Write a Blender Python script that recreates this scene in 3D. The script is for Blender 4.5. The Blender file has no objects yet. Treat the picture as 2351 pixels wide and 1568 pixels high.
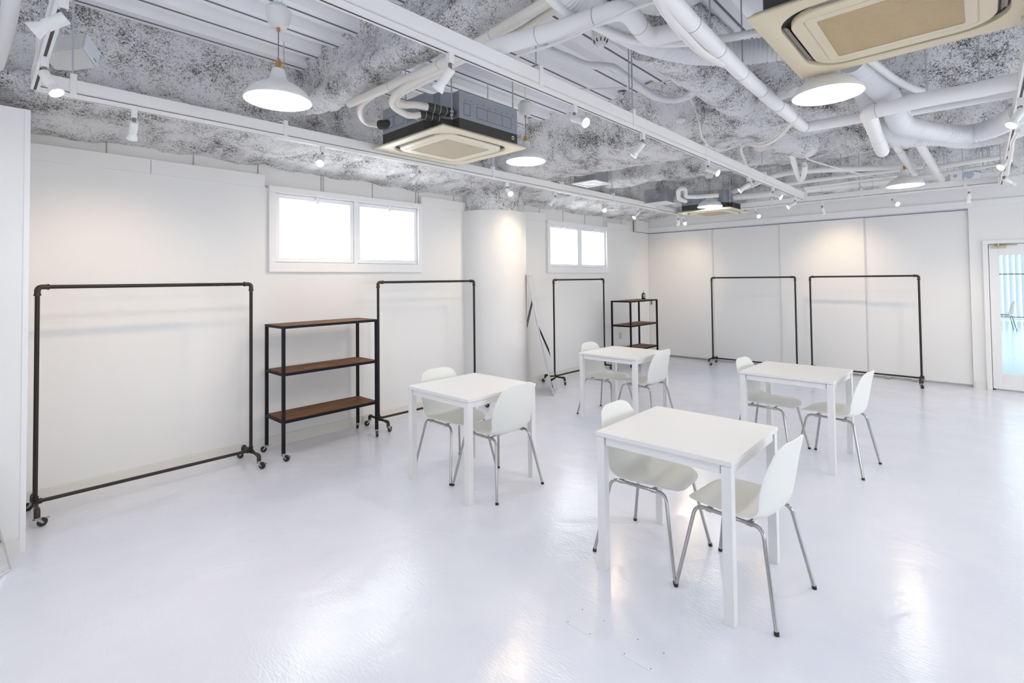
import bpy, bmesh, math, random
from mathutils import Vector, Matrix, noise
from math import sin, cos, pi, radians, sqrt
random.seed(7)
C = bpy.context.scene.collection
sc = bpy.context.scene

# ------------------------------------------------------------------ materials
def srgb(r, g, b):
    def f(c):
        c /= 255.0
        return c/12.92 if c <= .04045 else ((c+.055)/1.055)**2.4
    return (f(r), f(g), f(b), 1)

def mat(name, col, rough=.5, metal=0.0, bump=None, emit=None, coat=0.0, spec=.5, trans=0.0, alpha=1.0):
    m = bpy.data.materials.new(name); m.use_nodes = True
    nt = m.node_tree; b = nt.nodes['Principled BSDF']
    b.inputs['Base Color'].default_value = col
    b.inputs['Roughness'].default_value = rough
    b.inputs['Metallic'].default_value = metal
    b.inputs['Specular IOR Level'].default_value = spec
    b.inputs['Coat Weight'].default_value = coat
    b.inputs['Transmission Weight'].default_value = trans
    if emit:
        b.inputs['Emission Color'].default_value = emit[0]
        b.inputs['Emission Strength'].default_value = emit[1]
    # every surface keeps a little procedural unevenness
    tc = nt.nodes.new('ShaderNodeTexCoord'); n = nt.nodes.new('ShaderNodeTexNoise')
    sc_, st = bump if bump else (60, .02)
    n.inputs['Scale'].default_value = sc_; n.inputs['Detail'].default_value = 3
    bp = nt.nodes.new('ShaderNodeBump'); bp.inputs['Strength'].default_value = st; bp.inputs['Distance'].default_value = .005
    nt.links.new(tc.outputs['Object'], n.inputs['Vector']); nt.links.new(n.outputs['Fac'], bp.inputs['Height'])
    nt.links.new(bp.outputs['Normal'], b.inputs['Normal'])
    return m

def nodes(m): return m.node_tree.nodes, m.node_tree.links, m.node_tree.nodes['Principled BSDF']

M = {}
M['wall'] = mat('white_wall_paint', (.80, .80, .79, 1), .55, bump=(25, .05))
M['panel'] = mat('white_sliding_panel', (.78, .775, .765, 1), .45, bump=(12, .03))
M['concrete'] = mat('painted_concrete', (.76, .755, .74, 1), .7, bump=(14, .25))
M['base'] = mat('cream_skirting', (.75, .735, .69, 1), .5)
M['trim'] = mat('white_gloss_trim', (.82, .82, .82, 1), .35)
M['sash'] = mat('white_window_aluminium', (.80, .82, .85, 1), .3)
M['pane'] = mat('frosted_daylit_glass', (.9, .93, 1, 1), .4, emit=((.93, .97, 1, 1), 6))
M['seam'] = mat('dark_joint', (.42, .41, .40, 1), .8)
M['deck'] = mat('painted_steel_deck', (.87, .87, .90, 1), .5, bump=(30, .04))
M['deckseam'] = mat('dark_deck_seam', (.16, .17, .2, 1), .8)
M['table'] = mat('white_table_laminate', (.79, .79, .79, 1), .48, bump=(80, .01))
M['chair'] = mat('white_chair_plastic', (.81, .82, .78, 1), .38, bump=(200, .02))
M['chrome'] = mat('chrome', (.44, .43, .42, 1), .10, 1.0, bump=(5, .0))
M['rubber'] = mat('black_rubber', (.012, .012, .014, 1), .5)
M['pipe_iron'] = mat('dark_iron_pipe', (.014, .011, .009, 1), .45, .2, bump=(40, .06))
M['elbow'] = mat('bronze_pipe_fitting', (.050, .034, .024, 1), .38, .5, bump=(40, .06))
M['zinc'] = mat('zinc_caster_plate', (.42, .44, .44, 1), .3, .9)
M['blackframe'] = mat('black_powder_coat', (.004, .004, .009, 1), .5, spec=.2)
M['rail'] = mat('white_track_metal', (.82, .815, .80, 1), .38)
M['slot'] = mat('track_slot_dark', (.05, .045, .045, 1), .6)
M['lampwhite'] = mat('white_lamp_plastic', (.80, .80, .79, 1), .35)
M['greystem'] = mat('grey_lamp_joint', (.22, .22, .24, 1), .4, .4)
M['warm'] = mat('lit_warm_bulb', (1, .9, .7, 1), .4, emit=((1, .72, .42, 1), 60))
M['shade'] = mat('offwhite_pendant_shade', (.80, .80, .79, 1), .32)
M['shadein'] = mat('white_pendant_inside', (.9, .9, .92, 1), .5)
M['cool'] = mat('lit_daylight_bulb', (1, 1, 1, 1), .4, emit=((.94, .97, 1, 1), 165))
M['brass'] = mat('brass', (.55, .33, .12, 1), .3, .9)
M['cord'] = mat('grey_cord', (.25, .23, .22, 1), .6)
M['ac'] = mat('yellowed_air_con_plastic', srgb(222, 209, 180), .4, bump=(90, .02))
M['ac2'] = mat('ivory_air_con_plastic', srgb(236, 228, 204), .4, bump=(90, .02))
M['acdark'] = mat('black_vent_gap', (.012, .012, .014, 1), .5)
M['vane'] = mat('grey_air_vane', (.28, .25, .22, 1), .35)
M['galv'] = mat('galvanised_steel', (.40, .44, .49, 1), .38, .45, bump=(30, .05))
M['foam'] = mat('dark_insulation_foam', (.055, .052, .05, 1), .8, bump=(60, .3))
M['bodydark'] = mat('dark_grey_felt', (.06, .057, .055, 1), .8)
M['pipew'] = mat('white_wrapped_pipe', (.86, .86, .845, 1), .42, bump=(26, .25))
M['pipec'] = mat('cream_wrapped_pipe', (.80, .77, .71, 1), .42, bump=(26, .25))
M['wire'] = mat('white_cable', (.76, .75, .73, 1), .5)
M['steelrod'] = mat('steel_hanger_rod', (.55, .57, .62, 1), .35, .6)
M['speakerg'] = mat('pale_speaker_grille', srgb(222, 227, 235), .6, bump=(400, .1))
M['speakerb'] = mat('offwhite_speaker_body', (.66, .66, .64, 1), .45)
M['mirror'] = mat('mirror_glass', (.93, .94, .95, 1), .01, 1.0, bump=(1, 0))
M['black'] = mat('matt_black', (.01, .01, .01, 1), .4)
M['bottle'] = mat('dark_bottle_plastic', (.01, .01, .01, 1), .2)
M['labelw'] = mat('pale_label_print', (.62, .62, .62, 1), .5)
M['blind'] = mat('glowing_blind_fabric', srgb(236, 240, 238), .6, emit=((.78, .88, .92, 1), .25))  # weak emission stands in for daylight coming through the fabric
M['daylight'] = mat('daylit_window_beyond', (.8, .9, 1, 1), .5, emit=((.90, .96, 1, 1), 1.5))
M['hatch'] = mat('floor_box_lid', (.75, .775, .85, 1), .25)
M['boxg'] = mat('grey_unit_paint', (.30, .31, .34, 1), .5)

M['rearfill'] = mat('added_rear_window_light', (.9, .95, 1, 1), .5, emit=((.96, .98, 1, 1), 1.6))  # glow for the unseen panes added behind the camera
M['brass2'] = mat('dull_brass_arm', (.42, .32, .20, 1), .4, .8)
M['mirback'] = mat('pale_mirror_backing', (.55, .55, .55, 1), .7)
M['mirframe'] = mat('silver_mirror_frame', (.62, .64, .67, 1), .3, .6)
M['seamw'] = mat('soft_grey_tape_edge', (.50, .49, .48, 1), .6)
M['sidefill'] = mat('added_side_window_light', (.9, .95, 1, 1), .5, emit=((.96, .98, 1, 1), 4.2))  # glow for the unseen panes added on the right wall

# clear door glass
m = bpy.data.materials.new('clear_door_glass'); m.use_nodes = True; M['glass'] = m
N, L, b = nodes(m)
b.inputs['Base Color'].default_value = (.9, .97, 1, 1); b.inputs['Roughness'].default_value = 0
b.inputs['Transmission Weight'].default_value = 1; b.inputs['IOR'].default_value = 1.02

# glossy epoxy floor
m = mat('white_epoxy_floor', (.79, .81, .86, 1), .16, coat=0); M['floor'] = m
N, L, b = nodes(m)
tc = N.new('ShaderNodeTexCoord')
n1 = N.new('ShaderNodeTexNoise'); n1.inputs['Scale'].default_value = 2.2; n1.inputs['Detail'].default_value = 5; n1.inputs['Distortion'].default_value = 1.5
n2 = N.new('ShaderNodeTexNoise'); n2.inputs['Scale'].default_value = 95; n2.inputs['Detail'].default_value = 3; n2.inputs['Distortion'].default_value = .6
mp = N.new('ShaderNodeMapping'); mp.inputs['Scale'].default_value = (1, .28, 1); mp.inputs['Rotation'].default_value = (0, 0, .5)
L.new(tc.outputs['Object'], n1.inputs['Vector']); L.new(tc.outputs['Object'], mp.inputs['Vector']); L.new(mp.outputs['Vector'], n2.inputs['Vector'])
r1 = N.new('ShaderNodeMapRange'); r1.inputs['To Min'].default_value = .09; r1.inputs['To Max'].default_value = .26
L.new(n1.outputs['Fac'], r1.inputs['Value']); L.new(r1.outputs['Result'], b.inputs['Roughness'])
b1 = N.new('ShaderNodeBump'); b1.inputs['Strength'].default_value = .34; b1.inputs['Distance'].default_value = .003
b2 = N.new('ShaderNodeBump'); b2.inputs['Strength'].default_value = .13; b2.inputs['Distance'].default_value = .04
L.new(n2.outputs['Fac'], b1.inputs['Height']); L.new(n1.outputs['Fac'], b2.inputs['Height']); L.new(b2.outputs['Normal'], b1.inputs['Normal']); L.new(b1.outputs['Normal'], b.inputs['Normal'])
# faint worn scratches and scuffs
sc1 = N.new('ShaderNodeTexNoise'); sc1.inputs['Scale'].default_value = 3; sc1.inputs['Detail'].default_value = 8
cr = N.new('ShaderNodeValToRGB'); cr.color_ramp.elements[0].position = .3; cr.color_ramp.elements[0].color = (.725, .755, .84, 1)
cr.color_ramp.elements[1].position = .7; cr.color_ramp.elements[1].color = (.77, .795, .865, 1)
L.new(tc.outputs['Object'], sc1.inputs['Vector']); L.new(sc1.outputs['Fac'], cr.inputs['Fac']); L.new(cr.outputs['Color'], b.inputs['Base Color'])

# sprayed rock wool
def spray_mat(name, light, dark):
    m = bpy.data.materials.new(name); m.use_nodes = True
    N, L, b = nodes(m); b.inputs['Roughness'].default_value = .95; b.inputs['Specular IOR Level'].default_value = .1
    tc = N.new('ShaderNodeTexCoord')
    n1 = N.new('ShaderNodeTexNoise'); n1.inputs['Scale'].default_value = 105; n1.inputs['Detail'].default_value = 6; n1.inputs['Roughness'].default_value = .72; n1.inputs['Distortion'].default_value = 1.2
    n2 = N.new('ShaderNodeTexNoise'); n2.inputs['Scale'].default_value = 4.0; n2.inputs['Detail'].default_value = 5; n2.inputs['Roughness'].default_value = .6
    n3 = N.new('ShaderNodeTexNoise'); n3.inputs['Scale'].default_value = 30; n3.inputs['Detail'].default_value = 4; n3.inputs['Distortion'].default_value = 1.5
    for n in (n1, n2, n3): L.new(tc.outputs['Object'], n.inputs['Vector'])
    a = N.new('ShaderNodeMath'); a.operation = 'MULTIPLY_ADD'; a.inputs[1].default_value = .55; L.new(n2.outputs['Fac'], a.inputs[0]); L.new(n1.outputs['Fac'], a.inputs[2])
    a2 = N.new('ShaderNodeMath'); a2.operation = 'MULTIPLY_ADD'; a2.inputs[1].default_value = .30; L.new(n3.outputs['Fac'], a2.inputs[0]); L.new(a.outputs[0], a2.inputs[2])
    cr = N.new('ShaderNodeValToRGB'); e = cr.color_ramp.elements
    e[0].position = .81; e[0].color = dark; e[1].position = .94; e[1].color = light  # dark speckle paints the shade between the rough fibres into the colour
    k = cr.color_ramp.elements.new(.862); k.color = tuple(dark[i]*.42+light[i]*.58 for i in range(3)) + (1,)
    L.new(a2.outputs[0], cr.inputs['Fac']); L.new(cr.outputs['Color'], b.inputs['Base Color'])
    bp = N.new('ShaderNodeBump'); bp.inputs['Strength'].default_value = .6; bp.inputs['Distance'].default_value = .02
    L.new(a2.outputs[0], bp.inputs['Height']); L.new(bp.outputs['Normal'], b.inputs['Normal'])
    return m
M['spray'] = spray_mat('sprayed_rockwool', (.92, .92, .925, 1), (.11, .105, .10, 1))

# walnut shelf board
m = mat('brown_wood_board', (.2, .1, .05, 1), .6, spec=.25); M['wood'] = m
N, L, b = nodes(m)
tc = N.new('ShaderNodeTexCoord'); mp = N.new('ShaderNodeMapping'); mp.inputs['Scale'].default_value = (1.2, 14, 14)
w = N.new('ShaderNodeTexNoise'); w.inputs['Scale'].default_value = 3; w.inputs['Detail'].default_value = 7; w.inputs['Distortion'].default_value = .8
cr = N.new('ShaderNodeValToRGB'); cr.color_ramp.elements[0].position = .3; cr.color_ramp.elements[0].color = srgb(80, 51, 29)
cr.color_ramp.elements[1].position = .72; cr.color_ramp.elements[1].color = srgb(140, 98, 60)
L.new(tc.outputs['Object'], mp.inputs['Vector']); L.new(mp.outputs['Vector'], w.inputs['Vector']); L.new(w.outputs['Fac'], cr.inputs['Fac']); L.new(cr.outputs['Color'], b.inputs['Base Color'])

# ribbed grille and ribbed duct: wave bumps
def waved(name, col, scale, direction, rough=.5, strength=.6, dist=.01, dark=None):
    m = mat(name, col, rough); N, L, b = nodes(m)
    tc = N.new('ShaderNodeTexCoord'); w = N.new('ShaderNodeTexWave'); w.inputs['Scale'].default_value = scale; w.bands_direction = direction
    w.inputs['Distortion'].default_value = .0
    bp = N.new('ShaderNodeBump'); bp.inputs['Strength'].default_value = strength; bp.inputs['Distance'].default_value = dist
    L.new(tc.outputs['Object'], w.inputs['Vector']); L.new(w.outputs['Fac'], bp.inputs['Height']); L.new(bp.outputs['Normal'], b.inputs['Normal'])
    if dark:
        cr = N.new('ShaderNodeValToRGB'); cr.color_ramp.elements[0].color = dark; cr.color_ramp.elements[1].color = col
        cr.color_ramp.elements[0].position = .15; cr.color_ramp.elements[1].position = .6
        L.new(w.outputs['Fac'], cr.inputs['Fac']); L.new(cr.outputs['Color'], b.inputs['Base Color'])
    return m
M['grille'] = waved('yellowed_intake_grille', srgb(226, 203, 162), 30, 'X', dark=srgb(172, 142, 98))
M['grille2'] = waved('ivory_intake_grille', srgb(230, 218, 192), 30, 'X', dark=srgb(192, 176, 146))
M['duct'] = mat('white_spiral_duct', (.78, .79, .81, 1), .5)

# ------------------------------------------------------------------ mesh helpers
class MB:
    def __init__(s): s.bm = bmesh.new()
    def box(s, c, d, bev=0.0, rot=None, seg=2):
        mtx = Matrix.Translation(c) @ (rot.to_4x4() if rot is not None else Matrix()) @ Matrix.Diagonal((d[0], d[1], d[2], 1))
        r = bmesh.ops.create_cube(s.bm, size=1, matrix=mtx)
        if bev > 0:
            es = list({e for v in r['verts'] for e in v.link_edges})
            bmesh.ops.bevel(s.bm, geom=es, offset=bev, segments=seg, affect='EDGES', profile=.7)
        return s
    def b2(s, lo, hi, bev=0.0):
        return s.box([(lo[i]+hi[i])/2 for i in range(3)], [abs(hi[i]-lo[i]) for i in range(3)], bev)
    def tube(s, pts, r, seg=12, cap=True, rings=None, ends=None):
        pts = [Vector(p) for p in pts]; n = len(pts); rr = r if isinstance(r, (list, tuple)) else [r]*n
        T = [(pts[min(i+1, n-1)]-pts[max(i-1, 0)]).normalized() for i in range(n)]
        up = Vector((0, 0, 1)) if abs(T[0].z) < .9 else Vector((1, 0, 0))
        U = (up - T[0]*up.dot(T[0])).normalized(); vr = []
        for i in range(n):
            U = (U - T[i]*U.dot(T[i])).normalized(); V = T[i].cross(U)
            vr.append([s.bm.verts.new(pts[i] + (U*cos(2*pi*k/seg)+V*sin(2*pi*k/seg))*rr[i]) for k in range(seg)])
        for i in range(n-1):
            for k in range(seg):
                s.bm.faces.new((vr[i][k], vr[i][(k+1) % seg], vr[i+1][(k+1) % seg], vr[i+1][k]))
        if cap: s.bm.faces.new(vr[0][::-1]); s.bm.faces.new(vr[-1])
        return s
    def cyl(s, a, b, r, r2=None, seg=16): return s.tube([a, b], [r, r if r2 is None else r2], seg)
    def lathe(s, prof, c=(0, 0, 0), seg=32, axis=None, closed=False):
        q = Vector((0, 0, 1)).rotation_difference(Vector(axis)).to_matrix() if axis is not None else Matrix.Identity(3)
        rows = []
        for (r, z) in prof:
            rows.append([s.bm.verts.new(Vector(c) + q @ Vector((max(r, 1e-4)*cos(2*pi*k/seg), max(r, 1e-4)*sin(2*pi*k/seg), z))) for k in range(seg)])
        for i in range(len(rows)-1):
            for k in range(seg):
                s.bm.faces.new((rows[i][k], rows[i][(k+1) % seg], rows[i+1][(k+1) % seg], rows[i+1][k]))
        return s
    def prism(s, poly, h0, h1, axis='z'):
        def P(a, b, h): return {'z': (a, b, h), 'x': (h, a, b), 'y': (a, h, b)}[axis]
        A = [s.bm.verts.new(P(a, b, h0)) for a, b in poly]; B = [s.bm.verts.new(P(a, b, h1)) for a, b in poly]
        n = len(poly)
        s.bm.faces.new(A[::-1]); s.bm.faces.new(B)
        for i in range(n): s.bm.faces.new((A[i], A[(i+1) % n], B[(i+1) % n], B[i]))
        return s
    def grid(s, rows):
        vr = [[s.bm.verts.new(p) for p in row] for row in rows]
        for i in range(len(vr)-1):
            for k in range(len(vr[0])-1):
                s.bm.faces.new((vr[i][k], vr[i][k+1], vr[i+1][k+1], vr[i+1][k]))
        return s
    def build(s, name, m, parent=None, smooth=False, loc=None):
        bmesh.ops.remove_doubles(s.bm, verts=s.bm.verts, dist=1e-5)
        bmesh.ops.recalc_face_normals(s.bm, faces=s.bm.faces)
        me = bpy.data.meshes.new(name); s.bm.to_mesh(me); s.bm.free()
        me.materials.append(m)
        if smooth:
            me.polygons.foreach_set('use_smooth', [True]*len(me.polygons))
            try: me.set_sharp_from_angle(angle=radians(40))
            except Exception: pass
        o = bpy.data.objects.new(name, me); C.objects.link(o)
        if parent: o.parent = parent
        return o

def curve_pts(pts, n=6):
    P = [Vector(p) for p in pts]; out = []
    for i in range(len(P)-1):
        p0 = P[max(i-1, 0)]; p1 = P[i]; p2 = P[i+1]; p3 = P[min(i+2, len(P)-1)]
        for k in range(n):
            t = k/n
            out.append(.5*((2*p1)+(p2-p0)*t+(2*p0-5*p1+4*p2-p3)*t*t+(3*p1-p0-3*p2+p3)*t**3))
    out.append(P[-1]); return out

def bend(pts, r, n=5):
    """polyline with rounded corners of radius r"""
    P = [Vector(p) for p in pts]; out = [P[0]]
    for i in range(1, len(P)-1):
        a = (P[i-1]-P[i]); b = (P[i+1]-P[i]); d = min(r, a.length*.49, b.length*.49)
        s = P[i]+a.normalized()*d; e = P[i]+b.normalized()*d
        for k in range(n+1):
            t = k/n; out.append(s*(1-t)**2+P[i]*2*t*(1-t)+e*t*t)
    out.append(P[-1]); return out

def tag(o, label=None, cat=None, group=None, kind=None):
    if label: o['label'] = label
    if cat: o['category'] = cat
    if group: o['group'] = group
    if kind: o['kind'] = kind
    return o
def empty(name, loc=(0, 0, 0), rz=0.0):
    o = bpy.data.objects.new(name, None); C.objects.link(o); o.location = loc; o.rotation_euler = (0, 0, rz)
    o.empty_display_size = .1; return o
def copy_tree(o, parent=None):
    kids = list(o.children)
    c = o.copy(); C.objects.link(c); c.parent = parent
    for ch in kids: copy_tree(ch, c)
    return c
def struct(o, kind='structure'): o['kind'] = kind; return o

def wp(o, parent):
    """parent a mesh built in world coordinates to a thing standing at its own base"""
    o.parent = parent; o.matrix_parent_inverse = Matrix.Translation(-parent.location) if parent.rotation_euler.z == 0 else (Matrix.Translation(parent.location) @ Matrix.Rotation(parent.rotation_euler.z, 4, 'Z')).inverted()
    return o

X0, Y0 = 9.48, 5.02          # back wall, window wall
XR, YR = -4.2, -4.6          # rear wall and right wall, out of view
ZD = 3.40                    # underside of the steel deck

# ------------------------------------------------------------------ room shell
struct(MB().b2((XR-.2, YR-.2, -.1), (X0+.2, Y0+.3, 0)).build('floor', M['floor']))

def deck():
    pitch = .2965; y0 = 4.203; rows = []
    prof = []
    y = YR-.2
    k0 = int((y - y0)/pitch) - 2
    k = k0
    while y0 + k*pitch < Y0+.4:
        c = y0 + k*pitch
        prof += [(c-.006, ZD), (c-.004, ZD+.03), (c+.004, ZD+.03), (c+.006, ZD), (c+.055, ZD), (c+.085, ZD+.055), (c+.19, ZD+.055), (c+.22, ZD)]
        k += 1
    b = MB(); b.grid([[(x, p[0], p[1]) for p in prof] for x in (XR-.2, X0+.4)])
    b.grid([[(x, p[0], ZD+.2) for p in (prof[0], prof[-1])] for x in (XR-.2, X0+.4)])
    return b
struct(deck().build('ceiling', M['deck']))
# the dark joints between deck sheets
b = MB(); yy = 4.203
while yy > YR:
    b.b2((XR, yy-.0075, ZD-.0035), (5.2, yy+.0075, ZD-.0005)); yy -= .2965
struct(b.build('trim_1', M['deckseam']))
# sprayed flat ceiling of the far bays
def lumpy(rows, amp=.03, sc_=3.0, fine=.010):
    out = []
    for row in rows:
        r = []
        for p in row:
            v = Vector(p)
            n = noise.noise_vector(v*sc_)*amp + noise.noise_vector(v*sc_*3.1)*amp*.45 + noise.noise_vector(v*26)*fine
            r.append(v+n)
        out.append(r)
    return out
def resample(prof, step):
    out = []
    pr = curve_pts([(p[0], p[1], 0) for p in prof], 8)
    out = [pr[0]]; acc = 0
    for a, c in zip(pr, pr[1:]):
        acc += (c-a).length
        if acc >= step: out.append(c); acc = 0
    out.append(pr[-1]); return [(p.x, p.y) for p in out]
def beam(name, prof, axis, a, b_, step=.03, amp=.042):
    pr = resample(prof, step); n = int((b_-a)/step); rows = []
    for i in range(n+1):
        h = a+(b_-a)*i/n
        rows.append([((h, p[0], p[1]) if axis == 'x' else (p[0], h, p[1])) for p in pr])
    rows = lumpy(rows, amp)
    def cap(row):
        c = sum((Vector(p) for p in row), Vector())/len(row); return [[Vector(p).lerp(c, t) for p in row] for t in (1, .66, .33)]
    rows = cap(rows[0]) + rows + cap(rows[-1])[::-1]
    return struct(MB().grid(rows).build(name, M['spray'], smooth=True))
rows = [[(5.2+ (X0+.1-5.2)*i/60, YR+(5.1-YR)*k/110, ZD-.03) for k in range(111)] for i in range(61)]
struct(MB().grid(lumpy(rows, .03)).build('ceiling', M['spray'], smooth=True))
# beams
beam('ceiling_beam', [(4.28, 3.44), (4.33, 3.36), (4.46, 3.22), (4.53, 3.06), (4.49, 2.98), (4.42, 2.93), (4.46, 2.84), (4.62, 2.79), (4.85, 2.76), (5.0, 2.72), (5.08, 2.70), (5.12, 2.78)], 'x', -2.2, 9.5)
beam('ceiling_beam', [(1.88, 3.44), (1.92, 3.33), (1.89, 3.2), (1.86, 3.11), (1.91, 3.05), (2.0, 3.03), (2.08, 3.06), (2.12, 3.14), (2.1, 3.25), (2.14, 3.44)], 'y', YR, 4.62)
beam('ceiling_beam', [(4.38, 3.44), (4.46, 3.33), (4.53, 3.14), (4.60, 3.0), (4.74, 2.92), (4.95, 2.89), (5.2, 2.88), (5.36, 2.92), (5.44, 3.05), (5.46, 3.25), (5.46, 3.44)], 'y', YR, 4.75, amp=.035)
beam('ceiling_beam', [(6.62, 3.44), (6.68, 3.3), (6.72, 3.16), (6.74, 3.08), (6.84, 3.03), (6.98, 3.02), (7.08, 3.08), (7.12, 3.25), (7.18, 3.44)], 'y', YR, 4.6, step=.04)
beam('ceiling_beam', [(9.0, 3.44), (9.05, 3.2), (9.08, 3.0), (9.2, 2.93), (9.5, 2.90)], 'y', YR, 4.6, step=.05)
beam('ceiling_beam', [(1.68, 3.44), (1.64, 3.3), (1.67, 3.12), (1.63, 3.02), (1.51, 2.965), (1.40, 3.0), (1.34, 3.12), (1.38, 3.3), (1.36, 3.44)], 'x', 2.95, 4.7, step=.02, amp=.03)
beam('ceiling_beam', [(1.66, 3.44), (1.64, 3.3), (1.65, 3.14), (1.60, 3.07), (1.50, 3.05), (1.41, 3.07), (1.37, 3.16), (1.40, 3.3), (1.38, 3.44)], 'x', 2.1, 3.0)
beam('ceiling_beam', [(-.9, 3.44), (-.98, 3.2), (-1.02, 3.05), (-1.15, 2.98), (-1.3, 3.05), (-1.36, 3.44)], 'x', -2.2, 9.4, step=.05)
beam('ceiling_beam', [(-2.6, 3.44), (-2.55, 3.0), (-2.3, 2.9), (-2.05, 3.0), (-2.0, 3.44)], 'y', YR, 4.6, step=.07)
# sprayed duct stub below the big beam
def lumptube(name, pts, r, amp=.02, step=.03):
    P = curve_pts(pts, 12); rows = []
    n = len(P)
    T = [(P[min(i+1, n-1)]-P[max(i-1, 0)]).normalized() for i in range(n)]
    U = Vector((0, 0, 1))
    for i in range(n):
        U = (U-T[i]*U.dot(T[i])).normalized(); V = T[i].cross(U)
        e = min(1, i/(n-1)*6, (n-1-i)/(n-1)*6); rr = r*sqrt(max(0.0, 1-(1-e)**2)) + .002
        rows.append([P[i]+(U*cos(2*pi*k/36)+V*sin(2*pi*k/36))*rr for k in range(37)])
    return struct(MB().grid(lumpy(rows, amp)).build(name, M['spray'], smooth=True))
lumptube('ceiling_beam', [(5.366, 1.676, 2.980), (5.359, 1.490, 2.950), (5.473, 1.307, 2.910), (5.710, 1.220, 2.860)], .135)

# window wall: boards up to 2.49, painted concrete slabs above, recessed
WIN = [(1.924, 3.726), (6.155, 7.915)]
b = MB()
def wallseg(b, y0, y1, z0, z1, xs, holes, hz):
    x = xs[0]
    for (a, c) in holes:
        b.b2((x, y0, z0), (a, y1, z1)); b.b2((a, y0, z0), (c, y1, hz[0]))
        if hz[1] < z1: b.b2((a, y0, hz[1]), (c, y1, z1))
        x = c
    b.b2((x, y0, z0), (xs[1], y1, z1))
wallseg(b, Y0, Y0+.05, 0, 2.49, (XR, X0), [(a+.04, c-.04) for a, c in WIN], (1.76, 2.49))
struct(b.build('wall_left', M['wall']))
b = MB(); b.b2((XR, Y0+.05, 2.44), (X0, Y0+.09, 3.5))
for (lo, hi) in ((XR, WIN[0][0]+.04), (WIN[0][1]-.04, WIN[1][0]+.04), (WIN[1][1]-.04, X0)):
    b.b2((lo, Y0+.05, 0), (hi, Y0+.09, 2.44))
for a, c in WIN: b.b2((a, Y0+.05, 0), (c, Y0+.09, 1.76))
struct(b.build('wall_left', M['concrete']))
b = MB()
for x in (0.707, 1.309, 1.850, 2.482, 2.506, 3.093, 3.692, 3.731, 4.298, 6.056, 6.663, 7.290, 7.887, 8.498): b.b2((x-.0035, Y0+.044, 2.49), (x+.0035, Y0+.052, 2.9))
struct(b.build('trim_2', M['seam']))
# ledge boards on top of the wall boards
for i, (a, c) in enumerate([(.2, .985), (.988, 1.893), (3.735, 4.45), (5.6, 6.13), (7.93, 8.72)]):
    struct(MB().b2((a, Y0-.012, 2.487), (c, Y0+.05, 2.608), .003).build('trim_%d' % (3+i), M['wall']))
struct(MB().b2((.2, Y0-.010, 0), (4.45, Y0, .10)).b2((5.4, Y0-.010, 0), (X0, Y0, .10)).build('baseboard_left', M['base']))
struct(MB().b2((8.95, Y0-.03, 2.5), (9.46, Y0+.02, 2.86)).build('trim_8', M['concrete']))

# windows
def window(k, a, c):
    z0, z1 = 1.676, 2.512
    w = empty('window_%d' % k, ((a+c)/2, Y0, z0)); struct(w)
    iz0, iz1 = z0+.095, z1-.062
    f = MB()
    f.b2((a, Y0-.035, z0), (c, Y0+.01, iz0), .004); f.b2((a, Y0-.035, iz1), (c, Y0+.01, z1), .004)
    f.b2((a, Y0-.035, iz0), (a+.062, Y0+.01, iz1), .004); f.b2((c-.055, Y0-.035, iz0), (c, Y0+.01, iz1), .004)
    wp(f.build('casing', M['trim']), w)
    mid = (a+c)/2+.02
    f = MB(); f.b2((mid-.018, Y0-.02, iz0), (mid+.018, Y0+.03, iz1)); wp(f.build('mullion', M['sash']), w)
    for (p, q) in ((a+.066, mid-.02), (mid+.02, c-.058)):
        s_ = MB(); t = .042
        s_.b2((p, Y0-.005, iz0+.006), (q, Y0+.03, iz0+.006+t), .003); s_.b2((p, Y0-.005, iz1-.006-t), (q, Y0+.03, iz1-.006), .003)
        s_.b2((p, Y0-.005, iz0+.006+t), (p+t, Y0+.03, iz1-.006-t), .003); s_.b2((q-t, Y0-.005, iz0+.006+t), (q, Y0+.03, iz1-.006-t), .003)
        so = wp(s_.build('sash', M['sash']), w)
        g = MB().b2((p+t-.003, Y0+.015, iz0+t), (q-t+.003, Y0+.022, iz1-t)).build('pane', M['pane'])
        g.parent = so
        l = MB(); xm = (p+q)/2
        l.b2((xm-.018, Y0-.03, iz1-.07), (xm+.018, Y0-.004, iz1-.03), .004); l.box((xm, Y0-.03, iz1-.028), (.012, .02, .05), .003)
        lo = l.build('latch', M['sash']); lo.parent = so
for i, (a, c) in enumerate(WIN): window(i+1, a, c)

# round column wrapped in white board, rock wool above
cc = (4.92, 5.02)
b = MB(); b.lathe([(.5, 0), (.5, 2.49), (.1, 2.491)], (cc[0], cc[1], 0), 96)
struct(b.build('wall_column', M['panel'], smooth=True))
rows = [[(cc[0]+(.465+.10*max(0, (z-2.62)/.4)**2)*cos(2*pi*k/90), cc[1]+(.465+.10*max(0, (z-2.62)/.4)**2)*sin(2*pi*k/90), z) for k in range(91)] for z in [2.46+.025*i for i in range(28)]]
struct(MB().grid(lumpy(rows, .02)).build('wall_column', M['spray'], smooth=True))

# stub wall in the left foreground
b = MB(); b.b2((XR, 4.19, 0), (.196, Y0, 2.637)); struct(b.build('wall_front', M['wall']))
struct(MB().b2((.196, 4.185, 0), (.222, Y0, 2.637), .003).build('trim_9', M['trim']))
struct(MB().b2((XR, 4.180, 0), (.196, 4.19, .092)).build('baseboard_front', M['base']))

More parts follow.
